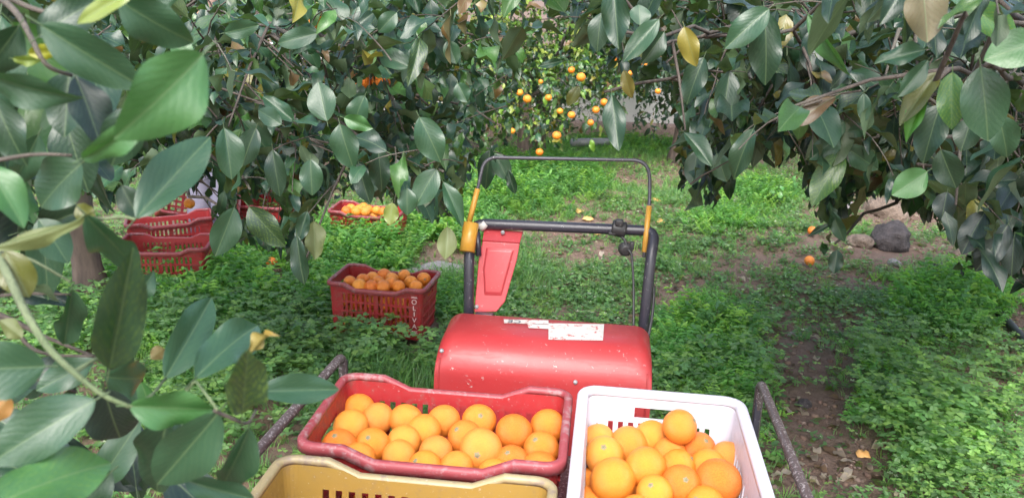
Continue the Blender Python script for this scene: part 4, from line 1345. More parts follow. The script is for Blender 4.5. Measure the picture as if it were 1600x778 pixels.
# throttle lever with cable on the bar, kill switch below
pk = lp(967, 357, .335)
b = MB(); b.tube([pk + Vector((-.020, 0, .002)), pk + Vector((.020, 0, -.004))], [.0225, .0225], 14); o = b.build('switch_clamp', M_RUBBER, t); bevel_mesh(o, .004, 2)
b = MB(); b.box(pk + Vector((0, -.014, .020)), (.022, .02, .018)); b.box(pk + Vector((-.018, -.012, -.012)), (.022, .014, .01)); o = b.build('switch', M_RUBBER, t); bevel_mesh(o, .003, 2)
pb = lp(978, 389, .32)
b = MB(); b.tube([pb + Vector((-.004, .01, 0)), pb + Vector((0, -.006, 0)), pb + Vector((.002, -.016, -.002))], [.019, .021, .015], 14); o = b.build('throttle_housing', M_RUBBER, t); bevel_mesh(o, .003, 2)
b = MB(); b.box(pb + Vector((.016, -.004, .012)), (.012, .014, .022)); o = b.build('throttle_lever', M_RUBBER, t); bevel_mesh(o, .003, 2)
b = MB(); b.tube(round_path([pk + Vector((.006, -.01, -.02)), lp(976, 374, .32), pb + Vector((.002, -.012, .012))], .015, 5), .004, 8); b.build('cable', M_RUBBER, t)
b = MB(); b.tube(round_path([pb + Vector((.004, -.016, .004)), lp(987, 396, .30), lp(990, 440, .27), lp(990, 512, .20), lp(991, 540, .20) - Vector((0, 0, .1))], .03, 6), .0036, 8); b.build('cable', M_RUBBER, t)
b = MB(); b.tube(round_path([lp(1016, 430, .30), lp(1022, 450, .28), lp(1020, 490, .24), lp(1010, 540, .18)], .05, 6), .0042, 8); b.build('cable', M_RUBBER, t)
# bed, rails, chassis, tracks
def lz(px, py, z): return LM @ on(px, py, z)
bl0, bl1 = -.56, .50
b = MB(); b.box((-.03, -.55, BED - .015), (1.04, 1.10, .022)); o = b.build('bed', M_RUST, t); bevel_mesh(o, .004, 2)
ZRAIL = .85
for pp in (((533, 558), (346, 768)), ((1190, 600), (1262, 778))):
    a, c = lz(*pp[0], ZRAIL), lz(*pp[1], ZRAIL)
    e = a + (c - a) * 1.9
    low = a + Vector((.004 if a.x > 0 else .0, .03, -.22))
    rail = round_path([low, a + Vector((0, .012, 0)), e, e + Vector((0, 0, -.22))], .03, 6)
    b = MB(); b.tube(rail[:], .0115, 12); b.build('side_rail', M_RUST, t)
    b = MB(); b.box(a + Vector((0, .022, -.13)), (.016, .03, .22)); o = b.build('rail_post', M_BLACK, t); bevel_mesh(o, .002, 2)
    b = MB(); b.tube([low, Vector((.45 * (1 if a.x > 0 else -1), low.y, BED - .03))], .012, 8); b.build('rail_arm', M_RUST, t)
b = MB(); b.box((0, -.35, .445), (.42, 1.2, .30)); o = b.build('chassis', M_PAINT, t); bevel_mesh(o, .01, 2)
for sx in (-.30, .30):
    tr_ = []
    for i in range(24):
        a = 2 * math.pi * i / 24
        tr_.append(Vector((sx, -.35 + (.42 if math.cos(a) > 0 else -.42) + .13 * math.cos(a), .15 + .13 * math.sin(a))))
    vs, fs = [], []
    for p_ in tr_:
        for dx, sc_ in ((-.09, 1), (.09, 1), (.09, .82), (-.09, .82)):
            c = Vector((sx, -.35 + (.42 if p_.y > -.35 else -.42), .15))
            vs.append(Vector((p_.x + dx, c.y + (p_.y - c.y) * sc_, c.z + (p_.z - c.z) * sc_)))
    for i in range(24):
        j = (i + 1) % 24
        for q_ in range(4): fs.append((i * 4 + q_, i * 4 + (q_ + 1) % 4, j * 4 + (q_ + 1) % 4, j * 4 + q_))
    b = MB(); b.add(vs, fs, False); b.build('rubber_track', M_RUBBER, t)
    for yy in (-.77, -.35, .07):
        b = MB(); b.tube([(sx - .07, yy, .15), (sx + .07, yy, .15)], .095, 14); b.build('track_wheel', M_PAINT, t)

# ------------------------------------------------------------------ fruit on the trees and on the ground
hang = [(493, 35, 12, 'orange half seen high in the dark boughs beside a drooping pale leaf'), (563, 130, 14, 'orange hanging among leaves in the middle of the boughs over the crates'),
 (595, 128, 12, 'partly hidden orange next to the one among the leaves over the crates'), (296, 318, 17, 'orange hanging low above the empty red crate'),
 (812, 145, 13, 'upper orange of a touching pair behind the handlebar'), (824, 155, 16, 'lower, bigger orange of a touching pair behind the handlebar'), (857, 153, 12, 'orange half covered by a leaf between the pair and the pale wall'),
 (843, 238, 14, 'lowest hanging orange just above the hoop of the handlebar'), (870, 212, 16, 'large orange beside the dark trunk above the grey pipe'), (893, 180, 14, 'orange in front of the edge of the pale wall'),
 (875, 174, 12, 'dull orange behind the one at the edge of the pale wall'), (931, 172, 13, 'orange hanging against the pale wall, in the middle of three'), (944, 160, 13, 'orange hanging against the pale wall, highest of three'),
 (923, 192, 12, 'orange hanging against the pale wall, lowest of three'), (908, 121, 16, 'orange crossed by a green leaf above the pale wall'), (893, 110, 12, 'orange high in the leaves, paired with the leaf crossed one'),
 (960, 92, 10, 'small bright orange beside a hanging dark leaf above the wall'), (984, 115, 11, 'orange above the wall under a dark drooping leaf'), (988, 97, 10, 'pale orange just above the one under a drooping leaf'),
 (1007, 100, 10, 'small orange next to the yellow leaf high above the wall'), (1015, 126, 13, 'bright orange hanging in the far tree below the yellow leaf'), (1028, 88, 13, 'highest orange of the far tree'),
 (1028, 143, 11, 'orange lowest in the far tree beside dark leaves'), (1058, 104, 9, 'faint orange at the edge of the dark boughs'), (845, 128, 9, 'small orange deep in the fruiting tree above the pair'), (800, 205, 12, 'orange hiding by the dark trunk under a bright leaf')]
hr_ = random.Random(4)
for x, y, s, l in hang:
    r_ = .036
    d = r_ * 2 * FPX / s
    if x > 780: d = min(d, 7.7)
    if x < 700: d = 2.3 if x != 296 else 4.8
    r_ = s * (.44 if x > 780 else .5) * d / FPX
    if x in (493, 563, 595): r_ = .026
    P = at(x, y, d)
    orange(P, r_, l, 'oranges hanging on the trees', (hr_.gauss(0, .3), hr_.gauss(0, .3), 1), deep=(.72, .17, .01))
    ob = LAST[0]
    b = MB(); b.tube([(0, 0, .95), (.1, .05, 1.9), (.5, .3, 3.2)], [.07, .05, .04], 5); b.build('stalk', M_GTWIG, ob)
for x, y, l in ((425, 418, 'fallen orange on bare soil between the crates'), (1267, 369, 'fallen orange on the soil in front of the boulders, farther one of two'), (1264, 408, 'fallen orange in the weeds under the hanging twig, nearer one of two'), (1540, 330, 'fallen orange in deep shade behind the boughs')):
    P = ground_at(x, y + 6); P.z += .05 if x > 500 else .085
    orange(P, .036, l, 'fallen oranges')
for x, y, l in ((905, 325, 'crushed orange on the path, farthest scrap seen through the handlebar'), (918, 341, 'largest crushed orange on the path behind the handlebar'), (932, 363, 'crushed orange just under the handlebar crosspiece'),
                (1024, 318, 'crushed orange beside the thin hoop'), (1033, 347, 'crushed orange outside the bend of the handlebar'), (1447, 650, 'reddish orange peel scrap lying in the clover'), (1347, 717, 'small red scrap of peel on the bare soil')):
    P = ground_at(x, y)
    vs, fs = [(0, 0, .022)], []
    rr_ = random.Random(x)
    s_ = .05 if x < 1100 else .028
    for i in range(12):
        a = i * math.pi / 6; q_ = rr_.uniform(.7, 1.15) * s_
        vs += [(q_ * .6 * math.cos(a), q_ * .6 * math.sin(a), .028 + rr_.uniform(-.006, .006)), (q_ * math.cos(a), q_ * math.sin(a), .004 + rr_.uniform(0, .014))]
    for i in range(12):
        j = (i + 1) % 12
        fs += [(0, 1 + 2 * i, 1 + 2 * j), (1 + 2 * i, 2 + 2 * i, 2 + 2 * j, 1 + 2 * j)]
    b = MB(); b.add(vs, fs); o = b.build('orange_peel', M_PEEL); o.location = P
    tag(o, l, 'peel', 'crushed oranges on the ground')

# ------------------------------------------------------------------ the picker behind the crates
def skin(name, joints, bones, mat, parent, sub=2):
    m = bpy.data.meshes.new(name)
    m.from_pydata([j[0] for j in joints], bones, [])
    o = link(name, m, parent)
    md = o.modifiers.new('skin', 'SKIN'); md.use_smooth_shade = True
    for i, j in enumerate(joints):
        m.skin_vertices[0].data[i].radius = j[1]
        m.skin_vertices[0].data[i].use_root = i == 0
    ss = o.modifiers.new('smooth', 'SUBSURF'); ss.levels = ss.render_levels = sub
    m.materials.append(mat)
    return o
PP = at(331, 300, 5.9); PP.z = gzf(PP.x, PP.y)
pe = thing('person', 'person in pale lavender trousers picking fruit behind the red crates, almost hidden by leaves', 'person', PP, R(160))
M_SKIN = NT('skin'); M_SKIN = M_SKIN.done(M_SKIN.pbsdf(M_SKIN.mix(M_SKIN.noise(30), (.42, .25, .18), (.50, .31, .23)), .55))
M_JACK = NT('dark_jacket'); M_JACK = M_JACK.done(M_JACK.pbsdf(M_JACK.mix(M_JACK.noise(30), (.05, .06, .09), (.08, .09, .12)), .9))
M_HAIR = NT('dark_hair'); M_HAIR = M_HAIR.done(M_HAIR.pbsdf((.02, .015, .012), .6))
body = [((0, 0, .98), (.13, .10)), ((0, .01, 1.22), (.14, .10)), ((0, 0, 1.42), (.15, .09)), ((0, 0, 1.50), (.055, .055)), ((0, -.01, 1.58), (.06, .07)), ((0, -.02, 1.66), (.075, .095)), ((0, -.015, 1.73), (.06, .075)),
        ((.19, 0, 1.42), (.05, .05)), ((.27, -.16, 1.28), (.04, .04)), ((.24, -.36, 1.42), (.03, .03)), ((.23, -.43, 1.47), (.028, .02)),
        ((-.19, 0, 1.42), (.05, .05)), ((-.26, -.12, 1.25), (.04, .04)), ((-.22, -.34, 1.30), (.03, .03)), ((-.21, -.41, 1.34), (.028, .02)),
        ((.10, 0, .90), (.085, .09)), ((.11, -.02, .50), (.055, .06)), ((.11, .02, .09), (.04, .045)), ((.115, -.12, .04), (.04, .03)),
        ((-.10, 0, .90), (.085, .09)), ((-.12, .03, .50), (.055, .06)), ((-.12, .06, .09), (.04, .045)), ((-.125, -.08, .04), (.04, .03))]
for sx, b0 in ((.23, 10), (-.21, 14)):
    for k in range(5):
        bx_, by_, bz_ = body[b0][0]
        dx = (k - 1.8) * .016
        if k == 4: body += [((bx_ - .035 * (1 if sx > 0 else -1), by_ - .02, bz_ + .0), (.009, .009)), ((bx_ - .05 * (1 if sx > 0 else -1), by_ - .05, bz_ - .01), (.008, .008))]
        else: body += [((bx_ + dx, by_ - .05, bz_ + .015), (.009, .009)), ((bx_ + dx * 1.1, by_ - .09 - .006 * (k % 2), bz_ - .005), (.008, .008))]
bones = [(0, 1), (1, 2), (2, 3), (3, 4), (4, 5), (5, 6), (2, 7), (7, 8), (8, 9), (9, 10), (2, 11), (11, 12), (12, 13), (13, 14), (0, 15), (15, 16), (16, 17), (17, 18), (0, 19), (19, 20), (20, 21), (21, 22)]
q0 = 23
for h_ in (10, 14):
    for k in range(5): bones += [(h_, q0), (q0, q0 + 1)]; q0 += 2
skin('body', body, bones, M_SKIN, pe)
tr_ = [((0, 0, 1.06), (.15, .12)), ((.10, 0, .88), (.105, .11)), ((.11, -.02, .50), (.085, .09)), ((.11, .02, .10), (.075, .08)), ((-.10, 0, .88), (.105, .11)), ((-.12, .03, .50), (.085, .09)), ((-.12, .06, .10), (.075, .08))]
skin('trousers', tr_, [(0, 1), (1, 2), (2, 3), (0, 4), (4, 5), (5, 6)], M_CLOTH, pe)
jk = [((0, 0, .82), (.17, .13)), ((0, .01, 1.2), (.17, .13)), ((0, 0, 1.42), (.165, .11)), ((.19, 0, 1.42), (.07, .07)), ((.27, -.16, 1.28), (.058, .058)), ((.245, -.33, 1.40), (.045, .045)), ((-.19, 0, 1.42), (.07, .07)), ((-.26, -.12, 1.25), (.058, .058)), ((-.222, -.31, 1.29), (.045, .045))]
skin('jacket', jk, [(0, 1), (1, 2), (2, 3), (3, 4), (4, 5), (2, 6), (6, 7), (7, 8)], M_JACK, pe)
skin('hair', [((0, .03, 1.72), (.085, .085)), ((0, .055, 1.64), (.075, .06))], [(0, 1)], M_HAIR, pe)
b = MB(); b.tube([(0, -.105, 1.665), (0, -.128, 1.635), (0, -.110, 1.628)], [.008, .014, .012], 8); b.build('nose', M_SKIN, pe)
for sx in (-.032, .032):
    b = MB(); b.tube([(sx, -.098, 1.672), (sx, -.108, 1.672)], [.012, .006], 8); b.build('eye', M_HAIR, pe)
b = MB(); b.tube([(-.022, -.096, 1.603), (0, -.106, 1.602), (.022, -.096, 1.603)], .006, 6); b.build('mouth', M_CALYX, pe)
for sx in (.11, -.12):
    b = MB(); y_ = .02 if sx > 0 else .06
    b.tube([(sx, y_ + .06, .045), (sx, y_ - .02, .055), (sx, y_ - .12, .045), (sx, y_ - .18, .035)], [.045, .055, .045, .025], 10); b.build('boot', M_RUBBER, pe)

# ------------------------------------------------------------------ stones, hoses
def rock(px, py, size, mat, label, seed, name='rock'):
    P = ground_at(px, py)
    bm = bmesh.new(); bmesh.ops.create_icosphere(bm, subdivisions=4, radius=1)
    rr_ = np.random.default_rng(seed); o1, o2 = rr_.uniform(0, 30, 2)
    for v in bm.verts:
        c = v.co
        d_ = 1 + .45 * (float(vnoise(c.x * 1.3 + o1, c.y * 1.3 + c.z * 1.1 + o2)) - .5) + .22 * (float(vnoise(c.x * 3.2 + o2, c.z * 3.2 + c.y * 2 + o1)) - .5) + .16 * abs(float(vnoise(c.x * 7 + o2, c.z * 7 + c.y * 5 + o1)) - .5) + .10 * (float(vnoise(c.x * 15 + o2, c.z * 15 + c.y * 11 + o1)) - .5)
        v.co = Vector((c.x * d_ * size[0], c.y * d_ * size[1], max(c.z * d_, -.5) * size[2]))
    m = bpy.data.meshes.new(name); bm.to_mesh(m); bm.free()
    m.polygons.foreach_set('use_smooth', [True] * len(m.polygons)); m.materials.append(mat)
    o = link(name, m); o.location = P + Vector((0, 0, size[2] * .3)); o.rotation_euler = (0, 0, seed)
    tag(o, label, 'rock', 'rocks by the aisle')
rock(1385, 382, (.17, .15, .15), M_ROCKD, 'dark rough lava boulder under the shady boughs', 1)
rock(1383, 332, (.22, .14, .13), M_ROCKT, 'tan smooth rock behind the dark boulder', 2)
rock(1342, 386, (.10, .09, .07), M_ROCKT, 'brown rock against the near side of the dark boulder', 3)
rock(1155, 318, (.17, .14, .06), M_ROCKP, 'flat pale rock on the grass beside the dark boughs', 4)
rock(1398, 412, (.05, .04, .03), M_ROCKP, 'small grey rock on the soil in front of the dark boulder', 5)
rock(1470, 420, (.06, .05, .035), M_ROCKD, 'small dark rock in the weeds under the boughs', 6)
rock(680, 420, (.26, .16, .045), M_ROCKP, 'low grey crumbly rock behind the lettered crate', 7)
rock(1320, 330, (.13, .10, .08), M_ROCKP, 'pale rock half hidden by hanging leaves behind the boulder', 8)
rock(1500, 395, (.06, .05, .04), M_ROCKT, 'small tan rock in the shade near the fallen fruit', 9)
rock(1240, 520, (.03, .025, .02), M_ROCKP, 'pebble on the bare path beside the clover', 10)
rock(1255, 640, (.035, .03, .022), M_ROCKD, 'dark pebble on bare soil near the rail', 11)
def hose(pp, r_, label):
    pts = [on(x, y, .0) for x, y in pp]
    for p_ in pts: p_.z = gzf(p_.x, p_.y) + r_ * .8
    b = MB(); b.tube(round_path(pts, .3, 6), r_, 10); o = b.build('irrigation_hose', M_RUBBER)
    tag(o, label, 'hose', 'black irrigation hoses')
hose([(1560, 490), (1590, 528), (1640, 580), (1700, 640)], .026, 'black irrigation hose leaving the clover at the picture edge')
hose([(-40, 445), (50, 425), (95, 413), (150, 400)], .022, 'black irrigation hose running behind the bare trunk')
hose([(1000, 607), (1040, 604), (1085, 603)], .02, 'black hose crossing the weeds behind the white crate')

# ------------------------------------------------------------------ weeds, clover, grass
def blobs(px, py, lst):
    out = np.zeros_like(px)
    for x, y, rx, ry, s in lst:
        out = np.maximum(out, s * np.exp(-(((px - x) / rx) ** 2 + ((py - y) / ry) ** 2) ** 1.5))
    return out
DIRT = [(1310, 735, 115, 75, 1), (1270, 645, 80, 65, 1), (1258, 570, 65, 42, 1), (1330, 500, 60, 22, .6), (1150, 455, 40, 14, .6), (1120, 720, 60, 40, .5), (520, 455, 60, 10, .5), (380, 520, 40, 14, .4), (1225, 530, 30, 25, .8), (930, 402, 110, 22, 1), (890, 372, 60, 14, .9), (1050, 450, 60, 28, .85), (1010, 500, 50, 14, .6), (1010, 285, 60, 12, .8), (1060, 330, 60, 8, .6),
        (1380, 400, 150, 20, .9), (1300, 385, 60, 14, .9), (1340, 445, 70, 20, .75), (1450, 400, 120, 14, .8), (1575, 455, 60, 18, .8), (1590, 520, 50, 40, .85), (1090, 490, 60, 20, .5), (430, 430, 50, 12, .8), (690, 412, 50, 18, .9), (1200, 420, 60, 14, .6), (900, 440, 60, 10, .5), (640, 545, 40, 10, .4), (1400, 340, 120, 20, .9), (1560, 390, 120, 30, .7)]
FEATH = [(575, 395, 90, 40, 1), (540, 490, 60, 45, .8), (260, 440, 90, 30, 1), (405, 350, 60, 20, 1), (720, 480, 60, 40, .6), (1150, 600, 90, 60, .6), (1180, 310, 60, 25, .8), (350, 560, 120, 80, .5), (1380, 620, 60, 60, .4), (820, 290, 130, 45, 1), (700, 370, 90, 40, .9), (600, 380, 120, 30, .8), (1490, 480, 90, 45, 1), (480, 400, 120, 50, .8), (330, 450, 110, 50, .9), (1090, 540, 90, 60, .8), (780, 430, 40, 50, .5), (1000, 230, 160, 12, .7), (1130, 350, 60, 20, .6)]
CLOV = [(1480, 650, 170, 130, 1), (1380, 560, 90, 50, .9), (600, 560, 150, 50, 1), (400, 600, 200, 150, .8), (450, 480, 160, 60, .7), (1180, 580, 60, 60, .8), (200, 500, 300, 150, .7), (560, 500, 60, 50, 1), (1080, 600, 80, 40, .6)]
def candidates(n, seed, x0=-5.5, x1=6, y0=.9, y1=12):
    g_ = np.random.default_rng(seed)
    y = y0 + (y1 - y0) * g_.random(n) ** 1.25
    half = .68 * y + .8
    x = (g_.random(n) * 2 - 1) * half
    px, py, d = proj(np.stack([x, y, gz(x, y)], -1))
    dirt = blobs(px, py, DIRT)
    nz = vnoise(x * 2.1 + 4, y * 2.1) * .6 + vnoise(x * 6, y * 6 + 2) * .4
    # the carrier's tracks and the ground crates press the weeds down
    lx = (x - mc.x) * math.cos(ym) + (y - mc.y) * math.sin(ym); ly = -(x - mc.x) * math.sin(ym) + (y - mc.y) * math.cos(ym)
    free = np.ones(len(x), bool)
    for a_, b_, ra, rb in ((652, 520, 42, 42), (425, 436, 28, 26), (1267, 376, 16, 12), (1264, 415, 16, 14), (918, 352, 40, 10), (1385, 398, 30, 10)):
        free &= ((px - a_) / ra) ** 2 + ((py - b_) / rb) ** 2 > 1
    free &= ~((np.abs(lx) < .50) & (ly > -1.3) & (ly < .26))
    for c, yw_, a, b_ in ((ol, yo, .28, .195), (cb, yb, .28, .19), (cl, ylc, .28, .19)):
        ux = (x - c.x) * math.cos(yw_) + (y - c.y) * math.sin(yw_); uy = -(x - c.x) * math.sin(yw_) + (y - c.y) * math.cos(yw_)
        free &= ~((np.abs(ux) < a) & (np.abs(uy) < b_))
    return g_, x, y, px, py, dirt, nz, free
def tint(T_, m_): T_ = T_.copy(); T_[:, :3] *= m_; return T_
def lean_mats(g_, n, sc, tmax):
    return yaw_tilt(g_.random(n) * 6.283, np.abs(g_.normal(0, tmax, n)), g_.random(n) * 6.283, sc)
def patch(x, y): return (1.1 + .55 * vnoise(x * .9 + 3, y * .9 + 7) + .25 * (vnoise(x * 3, y * 3) - .5))[:, None]
def tones(g_, n, pal, var=.25):
    c = np.array(pal)[g_.integers(0, len(pal), n)]
    c = c * (1 + var * (g_.random((n, 1)) * 2 - 1))
    return np.concatenate([c, np.ones((n, 1))], 1)
GREENS = [(.115, .225, .08), (.10, .20, .085), (.16, .275, .09), (.15, .25, .075), (.085, .16, .07), (.14, .23, .11)]
PALE = [(.10, .21, .08), (.12, .23, .10), (.08, .19, .06)]
# clover: three heart shaped leaflets on a stalk
def clover_tpl(h, seed):
    r = random.Random(seed)
    V, F = [], []
    lean = r.uniform(.1, .35)
    top = np.array([lean * h, 0, h])
    V += [(-.006, 0, 0), (.006, 0, 0), tuple(top)]; F.append((0, 1, 2))
    for k in range(3):
        a = k * 2.094 + r.uniform(-.15, .15)
        c, s = math.cos(a), math.sin(a)
        dr = r.uniform(-.25, .15)
        pts = [(0, 0, 0), (.45, .36, .05), (.95, .40, dr), (.80, 0, dr + .02 - .08), (.95, -.40, dr), (.45, -.36, .05)]
        b_ = len(V)
        for x, y, z in pts:
            V.append((top[0] + .5 * (x * c - y * s), top[1] + .5 * (x * s + y * c), top[2] + .5 * z))
        F += [(b_, b_ + 3, b_ + 1), (b_ + 1, b_ + 3, b_ + 2), (b_, b_ + 5, b_ + 3), (b_ + 5, b_ + 4, b_ + 3)]
    return np.array(V), np.array(F)
g_, x, y, px, py, dirt, nz, free = candidates(250000, 1)
cl_d = blobs(px, py, CLOV)
out_ = (px < -60) | (px > 1660)
p_keep = np.where(out_, .4, .22 + .7 * cl_d) * np.clip(1 - dirt * 1.15, 0.012, 1) * np.clip((nz - .30) * 4, .06, 1) * np.clip(1.25 - y / 9, .30, 1)
k = free & (g_.random(len(x)) < p_keep)
x, y, cl_d = x[k], y[k], cl_d[k]
n = len(x)
parts = []
which = g_.integers(0, 6, n)
for i in range(6):
    s_ = which == i
    tv, tf = clover_tpl((1.0, 1.5, 2.2, .7, 1.8, 1.3)[i], i)
    sc = (.042 + .03 * g_.random(s_.sum())) * (.65 + .5 * cl_d[s_])
    parts.append(tile(tv, tf, lean_mats(g_, s_.sum(), sc, .16), np.stack([x[s_], y[s_], gz(x[s_], y[s_]) - .005 + .05 * cl_d[s_] * g_.random(s_.sum())], -1), tint(tones(g_, s_.sum(), GREENS), patch(x[s_], y[s_]))))
V, F, T, U = cat_parts(parts)
o = tri_mesh('clover', V, F, T, M_HERB, None, None, False)
tag(o, 'dense green clover with heart shaped leaflets covering the orchard floor', 'clover', kind='stuff')
# feathery weeds
def feather_tpl(seed):
    r = random.Random(seed)
    V, F = [], []
    for q_ in range(4):
        a = q_ * 1.57 + r.uniform(-.6, .6); c, s = math.cos(a), math.sin(a)
        le = r.uniform(.6, 1.1); bend = r.uniform(.3, .9)
        for i in range(1, 8):
            t_ = i / 7
            cx, cz = le * t_ * bend, le * (t_ * .9 - .25 * bend * t_ * t_)
            for sd_ in (-1, 1):
                ll = .26 * (1.15 - .6 * abs(t_ - .45)) * r.uniform(.7, 1.2); b_ = len(V)
                tip = (cx + ll * .55, sd_ * ll * .85, cz + r.uniform(-.05, .1))
                w_ = ll * .26
                P4 = [(cx, 0, cz), (cx + ll * .2 + w_, sd_ * ll * .5, cz + .03), tip, (cx + ll * .32 - w_, sd_ * ll * .5, cz + .05)]
                for X_, Y_, Z_ in P4: V.append((X_ * c - Y_ * s, X_ * s + Y_ * c, Z_))
                F += [(b_, b_ + 1, b_ + 2), (b_, b_ + 2, b_ + 3)]
    return np.array(V), np.array(F)
g_, x, y, px, py, dirt, nz, free = candidates(85000, 2)
fd = blobs(px, py, FEATH); out_ = (px < -60) | (px > 1660)
k = free & (g_.random(len(x)) < np.where(out_, .2, .07 + .55 * fd) * np.clip(1 - dirt * 1.2, .005, 1) * np.clip((nz - .15) * 3.5, .1, 1))
x, y, fd = x[k], y[k], fd[k]; n = len(x); which = g_.integers(0, 5, n); parts = []
for i in range(5):
    s_ = which == i; tv, tf = feather_tpl(i + 5)
    sc = .06 + (.12 + .07 * (y[s_] > 4.6)) * fd[s_] * (.5 + .8 * g_.random(s_.sum())) + .04 * g_.random(s_.sum()) ** 2
    parts.append(tile(tv, tf, lean_mats(g_, s_.sum(), sc, .2), np.stack([x[s_], y[s_], gz(x[s_], y[s_]) - .005], -1), tint(tones(g_, s_.sum(), [(.09, .21, .06), (.11, .24, .065), (.16, .28, .065), (.075, .18, .065)]), patch(x[s_], y[s_]))))
V, F, T, U = cat_parts(parts)

o = tri_mesh('feathery_weeds', V, F, T, M_HERB, None, None, False)
tag(o, 'tall feathery bright green weeds growing in soft clumps beside the path', 'weeds', kind='stuff')
# grass
def grass_tpl(seed):
    r = random.Random(seed); V, F = [], []
    for q_ in range(6):
        a = r.uniform(0, 6.28); c, s = math.cos(a), math.sin(a); le = r.uniform(.6, 1.2); be = r.uniform(.2, .8); ox, oy = r.uniform(-.2, .2), r.uniform(-.2, .2)
        b_ = len(V)
        for i in range(4):
            t_ = i / 3; w_ = .03 * (1 - t_ * .85); xx = be * le * t_ * t_; zz = le * (t_ - .3 * be * t_ * t_)
            for sd_ in ((-1, 1) if i < 3 else (0,)):
                V.append((ox + xx * c - sd_ * w_ * s, oy + xx * s + sd_ * w_ * c, zz))
        for i in range(2):
            F += [(b_ + 2 * i, b_ + 2 * i + 1, b_ + 2 * i + 3), (b_ + 2 * i, b_ + 2 * i + 3, b_ + 2 * i + 2)]
        F.append((b_ + 4, b_ + 5, b_ + 6))
    return np.array(V), np.array(F)
GRASS = [(600, 600, 130, 40, 1), (690, 450, 50, 40, .9), (580, 520, 80, 40, .9), (1000, 420, 120, 40, .5), (1430, 720, 60, 40, .9), (830, 430, 60, 50, .8), (1480, 440, 120, 20, .6), (250, 500, 120, 80, .7), (1100, 300, 200, 30, .6), (950, 240, 150, 20, .8)]
g_, x, y, px, py, dirt, nz, free = candidates(110000, 3)
gd = blobs(px, py, GRASS); out_ = (px < -60) | (px > 1660)
k = free & (g_.random(len(x)) < np.where(out_, .3, .20 + .55 * gd) * np.clip(1 - dirt * 1.1, .02, 1))
x, y, gd = x[k], y[k], gd[k]; n = len(x); which = g_.integers(0, 5, n); parts = []
for i in range(5):
    s_ = which == i; tv, tf = grass_tpl(i + 15)
    sc = .05 + .10 * gd[s_] * (.5 + .6 * g_.random(s_.sum())) + .03 * g_.random(s_.sum())
    parts.append(tile(tv, tf, lean_mats(g_, s_.sum(), sc, .2), np.stack([x[s_], y[s_], gz(x[s_], y[s_]) - .005], -1), tint(tones(g_, s_.sum(), GREENS + PALE), patch(x[s_], y[s_]))))
V, F, T, U = cat_parts(parts)

o = tri_mesh('grass', V, F, T, M_HERB, None, None, False)
tag(o, 'thin green grass blades mixed into the orchard weeds', 'grass', kind='stuff')
# low chickweed with pale flowers
def chick_tpl(seed, flowers):
    r = random.Random(seed); V, F, T = [], [], []
    def dia(cx, cy, cz, a, l, w_, z_, tone):
        c, s = math.cos(a), math.sin(a); b_ = len(V)
        for u_, v_, h_ in ((0, 0, 0), (l * .55, w_, z_ * .6), (l, 0, z_), (l * .55, -w_, z_ * .6)):
            V.append((cx + u_ * c - v_ * s, cy + u_ * s + v_ * c, cz + h_)); T.append(tone)
        F.extend([(b_, b_ + 1, b_ + 2), (b_, b_ + 2, b_ + 3)])
    for q_ in range(11):
        a = r.uniform(0, 6.28); rr_ = r.uniform(0, .9)
        dia(rr_ * math.cos(a), rr_ * math.sin(a), r.uniform(.1, .6), r.uniform(0, 6.28), r.uniform(.25, .5), r.uniform(.08, .15), r.uniform(-.1, .25), 0)
    for q_ in range(flowers):
        a = r.uniform(0, 6.28); rr_ = r.uniform(0, .8); fx, fy, fz = rr_ * math.cos(a), rr_ * math.sin(a), r.uniform(.5, .8)
        for p_ in range(4): dia(fx, fy, fz, p_ * 1.57 + a, .13, .045, .03, 1)
    return np.array(V), np.array(F), np.array(T)
g_, x, y, px, py, dirt, nz, free = candidates(90000, 4)
low = blobs(px, py, [(970, 430, 150, 60, 1), (1200, 400, 200, 60, .9), (1100, 330, 200, 40, .8), (620, 500, 150, 60, .6), (1480, 420, 160, 30, .8), (1330, 470, 80, 30, .8), (760, 470, 60, 40, .9)])
out_ = (px < -60) | (px > 1660)
k = free & (g_.random(len(x)) < np.where(out_, .3, .16 + .6 * low) * np.clip(1 - dirt * .95, .03, 1) * np.clip((nz - .2) * 3, .1, 1))
x, y, low = x[k], y[k], low[k]; n = len(x); which = g_.integers(0, 6, n); parts = []
for i in range(6):
    s_ = which == i; tv, tf, tt = chick_tpl(i + 30, (0, 0, 0, 1, 0, 1)[i])
    base_t = tones(g_, s_.sum(), GREENS + PALE)
    tn = np.repeat(base_t[:, None, :], len(tv), 1)
    tn[:, tt == 1, :3] = (.55, .60, .50)
    sc = .05 + .06 * g_.random(s_.sum())
    parts.append(tile(tv, tf, lean_mats(g_, s_.sum(), sc, .15), np.stack([x[s_], y[s_], gz(x[s_], y[s_]) - .002], -1), tn))
V, F, T, U = cat_parts(parts)

o = tri_mesh('chickweed', V, F, T, M_HERB, None, None, False)
tag(o, 'low pale chickweed mat with tiny white flowers along the path', 'weeds', kind='stuff')
